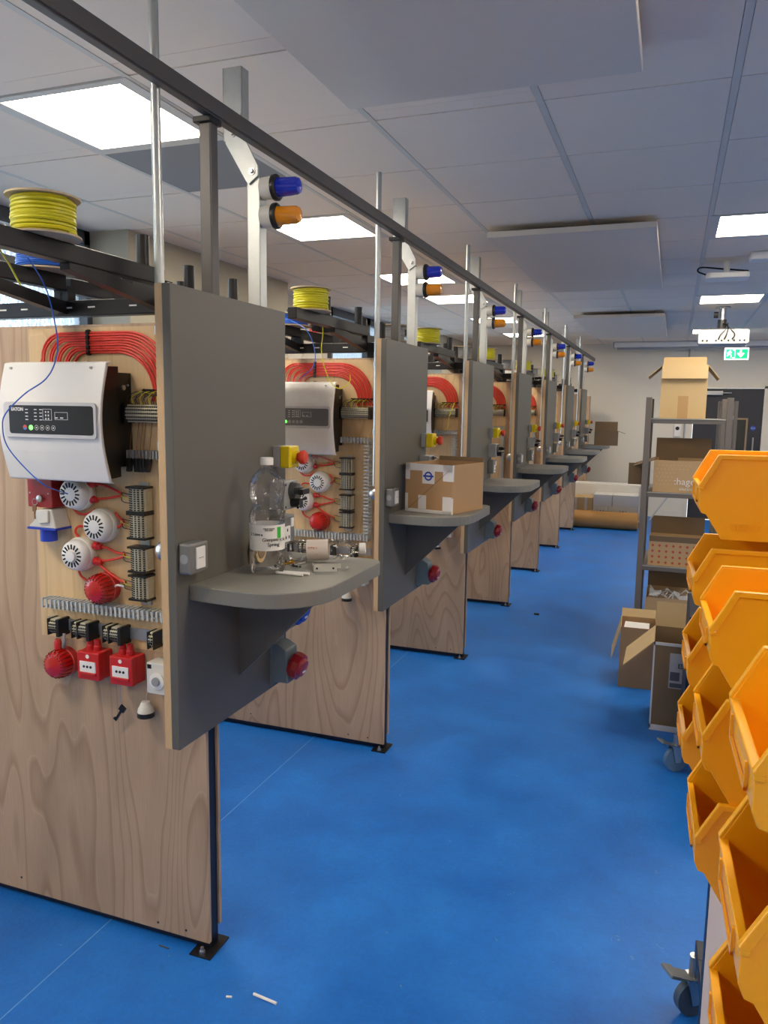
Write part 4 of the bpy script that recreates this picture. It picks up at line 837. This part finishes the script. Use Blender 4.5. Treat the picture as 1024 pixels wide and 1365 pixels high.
patch(r, MM, 'tape', mat('brown_tape', (190, 152, 104), .35), -.03, .03, 0, .14, .32)
r, MM = carton('cardboard_box', (.075, 5.34, SZ[2] + .031), .345, .36, .2, M_crdP, 'printed cardboard box on the upper middle shelf', flaps=(('back', .13, -.05), ('left', .13, 1.9)), minner=M_crdD)
text('box_text', ':hager', .06, (.1, 5.1585, 1.17), (1, 0, 0), (0, 0, 1), M_paper, r)
text('box_text', 'electro', .028, (.1, 5.1585, 1.125), (1, 0, 0), (0, 0, 1), M_paper, r)
mb = MB(); mb.M = MM
for i in range(9):
    for j in range(6):
        if i > 4 and j < 4: continue
        mb.cb((-.15 + i * .022 + (j % 2) * .011, -.1806, .05 + j * .024), (.009, .0008, .004))
mb.build('dot_pattern', M_crdL, r)
carton('cardboard_box', (-.015, 5.5 + .06, SZ[2] + .031), .12, .1, .28, M_crdD, 'narrow brown box standing behind the printed one')
tag(MB().box(-.255, -.17, 5.3, 5.304, 1.13, 1.27).build('cardboard_flap', M_crdD, loc=(-.2, 5.3, 1.13)), 'brown cardboard piece poking out left of the shelving', 'cardboard')
r, MM = carton('cardboard_box', (.07, 5.34, SZ[1] + .031), .34, .38, .155, M_crdP, 'cardboard box printed with red diamonds, lower middle shelf', flaps=(('back', .12, -.1), ('front', .04, .3)), minner=M_crdD)
mb = MB()
for i in range(8):
    for j in range(4):
        x, z = -.145 + i * .041, .022 + j * .036; mb.M = MM @ Matrix.Translation((x, -.1905, z)) @ Matrix.Rotation(PI / 4, 4, 'Y'); mb.cb((0, 0, 0), (.014, .0008, .014))
mb.build('diamond_pattern', M_inkr, r)
r, MM = carton('cardboard_box', (.07, 5.34, SZ[0] + .031), .34, .38, .25, M_crdP, 'printed cardboard box with crumpled plastic, bottom shelf', flaps=(('back', .12, -.1),), minner=M_crdD)
text('box_text', ':hager', .05, (.03, 5.1485, .33), (0, 0, 1), (-1, 0, 0), M_paper, r)
mb = MB(); random.seed(5); g = 9
mb.add([(-.08 + .3 * i / (g - 1), 5.18 + .25 * j / (g - 1), .4 + random.uniform(-.012, .05)) for i in range(g) for j in range(g)], [(i * g + j, i * g + j + 1, (i + 1) * g + j + 1, (i + 1) * g + j) for i in range(g - 1) for j in range(g - 1)])
tag(mb.build('plastic_film', M_film, loc=(.07, 5.3, .4)), 'crumpled clear plastic in the bottom shelf box', 'plastic film')
# boxes on the floor
r, MM = carton('cardboard_box', (.105, 4.16, 0), .26, .32, .46, M_crdD, 'tall brown box with white shipping label on the floor', flaps=(('left', .2, 2.35), ('back', .13, .12)), minner=M_crdL)
patch(r, MM, 'edge_tape', M_tape, -.13, .13, .445, .46, .32); patch(r, MM, 'edge_tape', M_tape, -.13, -.122, .01, .46, .32); patch(r, MM, 'edge_tape', M_tape, -.13, .13, 0, .03, .32)
lb = patch(r, MM, 'shipping_label', mat('label_grey', (190, 188, 186), .5), -.05, .045, .23, .41, .32)
mb = MB(); mb.M = MM
for q in ((-.01, .02, .335, .36), (-.045, .0, .27, .315), (-.045, .035, .235, .258), (.028, .04, .275, .4)): mb.box(q[0], q[1], -.1622, -.1615, q[2], q[3])
mb.build('label_print', mat('label_print', (96, 96, 100), .6), lb); text('label_text', '33', .02, (.105 + .005, 3.9975, .347), (1, 0, 0), (0, 0, 1), M_paper, lb)
r, MM = carton('cardboard_box', (-.12, 4.72, 0), .2, .26, .36, M_crd, 'small open cardboard box on the floor beside the tall one', rot=.05, flaps=(('left', .2, 2.9), ('back', .05, .3)), minner=M_crdL)
tag(MB().box(-.2, -.06, 4.62, 4.8, .3, .34).build('packing_block', M_paper, loc=(-.12, 4.7, .3)), 'pale packing block inside the small floor box', 'packing')
# ------------------------------------------------------------------ small litter on the floor
for nm, a, b, rr, m, lab in (('white_stick', (-.985, 1.69), (-.91, 1.682), .004, M_white, 'thin white plastic stick on the blue floor'), ('metal_offcut', (-1.345, 1.76), (-1.31, 1.758), .002, M_steel, 'dark metal offcut on the floor before the nearest foot'), ('white_chip', (-1.05, 1.655), (-1.035, 1.66), .003, M_white, 'tiny white chip on the floor near the stick'), ('black_cap', (-.94, 6.0), (-.9, 6.0), .008, M_blk, 'small black cap lying alone on the blue aisle floor')):
    tag(MB().cyl((a[0], a[1], rr), (b[0], b[1], rr), rr, 8).build(nm, m, loc=(a[0], a[1], 0)), lab, 'litter')
# ------------------------------------------------------------------ yellow bin trolley
ROT = .035; PIV = Vector((.0555, 1.6, 0))
BL, BW, BH = .27, .205, .159
prof = [(BL, 0), (.043, 0), (.014, .047), (.006, .049), (0, .063), (0, .1), (.03, .159), (BL, .159)]
r = thing('storage_bin', (0, 0, 0), '', 'storage bin'); t = .004
mb = MB()
mb.prism(prof, 'y', .006, .006 + t); mb.prism(prof, 'y', BW - .006 - t, BW - .006)
mb.box(.045, BL, .01, BW - .01, 0, t); mb.box(BL - t, BL, .01, BW - .01, 0, BH)
mb.add([(.0, .01, .1), (.0, BW - .01, .1), (0, BW - .01, .063), (0, .01, .063), (.005, .01, .1), (.005, BW - .01, .1), (.005, BW - .01, .063), (.005, .01, .063)], [(0, 1, 2, 3), (4, 5, 6, 7), (0, 1, 5, 4), (1, 2, 6, 5), (2, 3, 7, 6), (3, 0, 4, 7)])
mb.add([(0, .01, .063), (0, BW - .01, .063), (.014, BW - .01, .047), (.014, .01, .047), (.005, .01, .049), (.005, BW - .01, .049), (.018, BW - .01, .049), (.018, .01, .049)], [(0, 1, 2, 3), (4, 5, 6, 7), (0, 1, 5, 4), (1, 2, 6, 5), (2, 3, 7, 6), (3, 0, 4, 7)])
mb.add([(.014, .01, .047), (.014, BW - .01, .047), (.045, BW - .01, 0), (.045, .01, 0), (.019, .01, .049), (.019, BW - .01, .049), (.049, BW - .01, .004), (.049, .01, .004)], [(0, 1, 2, 3), (4, 5, 6, 7), (0, 1, 5, 4), (1, 2, 6, 5), (2, 3, 7, 6), (3, 0, 4, 7)])
mb.build('bin_body', M_bin, r, bevel=.0012)
mb = MB()
def rimstrip(y0, y1):
    pts = [(-.001, .097), (-.003, .103), (.028, .1622), (BL, .1622), (BL, .153), (.035, .153), (.008, .101)]
    mb.prism(pts, 'y', y0, y1)
rimstrip(0, .0095); rimstrip(BW - .0095, BW); mb.box(-.002, .008, .0, BW, .095, .101)
mb.build('rim', M_bin, r, bevel=.0015)
mb = MB(); mb.box(-.004, -.001, .04, BW - .04, .067, .071); mb.box(-.004, -.001, .04, .045, .067, .095); mb.box(-.004, -.001, BW - .045, BW - .04, .067, .095); mb.build('card_slot', M_bin, r)
text('size_mark', 'SIZE 5', .02, (.085, .005, .024), (1, 0, 0), (0, 0, 1), M_bin, r, depth=.0014)
tag(r, '', 'storage bin')
BINS = [(0, 1.46, 'topmost yellow bin, alone in the highest row'), (0, 1.28, 'yellow bin second from the top, farthest column'), (0, 1.117, 'yellow bin third from the top, farthest column'), (0, .955, 'lowest yellow bin of the farthest column'),
        (1, 1.285, 'upper yellow bin of the middle column'), (1, 1.122, 'middle yellow bin of the middle column'), (1, .96, 'lowest yellow bin of the middle column'),
        (2, 1.285, 'upper yellow bin nearest the camera'), (2, 1.118, 'second yellow bin nearest the camera'), (2, .955, 'lowest yellow bin nearest the camera, bottom right corner')]
COLY = [1.585, 1.19, .715]; register()
for i, (c_, zl, lab) in enumerate(BINS):
    b = r if i == 0 else copy_tree(r); y = COLY[c_]
    b.location = (PIV.x - math.tan(ROT) * (y - PIV.y), y, zl - .1); b.rotation_euler = (0, 0, ROT); b['label'] = lab; b['group'] = 'yellow storage bins on the trolley'
r = thing('bin_trolley', (.4, 1.2, 0), 'trolley carrying the yellow bins, with beige side board and castors', 'trolley')
TM = Matrix.Translation((.0555, 1.6, 0)) @ Matrix.Rotation(ROT, 4, 'Z')
def tb(name, m, x0, x1, y0, y1, z0, z1, bevel=.002):
    mb = MB(); mb.M = TM; mb.box(x0, x1, y0, y1, z0, z1); return mb.build(name, m, r, bevel=bevel)
tb('louvre_panel', M_beb, BL + .004, BL + .016, -1.35, .33, .5, 1.72)
mb = MB(); mb.M = TM
for k in range(14): mb.box(BL + .0005, BL + .004, -1.33, .31, .56 + k * .08, .575 + k * .08)
mb.build('louvre', M_beb, r)
tb('side_board', M_beb, .085, .095, -1.3, .12, .1, .74, .001)
for y in (-1.36, .13): tb('upright', M_navy, .085, .12, y, y + .035, .17, .76)
for y in (-1.4, .33): tb('panel_post', M_navy, BL + .0165, BL + .05, y, y + .035, .2, 1.75)
tb('castor_bracket', M_navy, .1, .15, .4, .48, .165, .2)
tb('base_frame', M_navy, .1, .6, -1.4, .4, .17, .2)
def castor(x, y, R, an, par, m=M_rub):
    ax_ = (math.cos(an), -math.sin(an), 0)
    w_ = MB(); w_.lathe([(-.013, R * .8), (-.011, R), (.011, R), (.013, R * .8)], (x, y, R), ax_, 32); wh = w_.build('castor_wheel', m, par, smooth=True)
    mb = MB(); mb.lathe([(-.016, .008), (.016, .008)], (x, y, R), ax_, 10); mb.build('axle', M_chrome, wh, smooth=True)
    mb = MB(); mb.M = Matrix.Translation((x, y, 0)) @ Matrix.Rotation(-an, 4, 'Z')
    mb.prism([(-.012, R - .01), (.012, R - .01), (.03, R * 2 + .012), (-.03, R * 2 + .012)], 'x', .018, .021); mb.prism([(-.012, R - .01), (.012, R - .01), (.03, R * 2 + .012), (-.03, R * 2 + .012)], 'x', -.021, -.018); mb.box(-.022, .022, -.03, .03, R * 2 + .01, R * 2 + .014); mb.cyl((0, 0, R * 2 + .014), (0, 0, .17), .014, 12)
    mb.build('castor_fork', M_chrome, par)
    mb = MB(); mb.M = Matrix.Translation((x, y, R * 2 + .005)) @ Matrix.Rotation(-an, 4, 'Z') @ Matrix.Rotation(-.35, 4, 'X'); mb.box(-.022, .022, -.075, .0, 0, .004); mb.box(-.026, .026, -.09, -.06, -.001, .008)
    mb.build('brake_pedal', M_clad, par, bevel=.001)
castor(.14, 2.06, .05, 1.0, r); castor(.2, .35, .05, .2, r); castor(.6, 1.95, .05, -.2, r); castor(.6, .35, .05, .3, r)
# second, lower trolley behind
r = thing('low_trolley', (.3, 3.75, 0), 'low dark navy trolley on castors behind the yellow bins', 'trolley')
bx('cabinet', M_navy, r, .115, .6, 3.45, 3.93, .14, .74, .004); bx('side_sticker', M_paper, r, .125, .17, 3.447, 3.449, .56, .7)
castor(.1, 3.56, .055, 1.0, r, mat('blue_castor', (88, 120, 150), .4)); castor(.55, 3.55, .055, .3, r); castor(.14, 3.84, .055, -.4, r); castor(.55, 3.84, .055, .2, r)
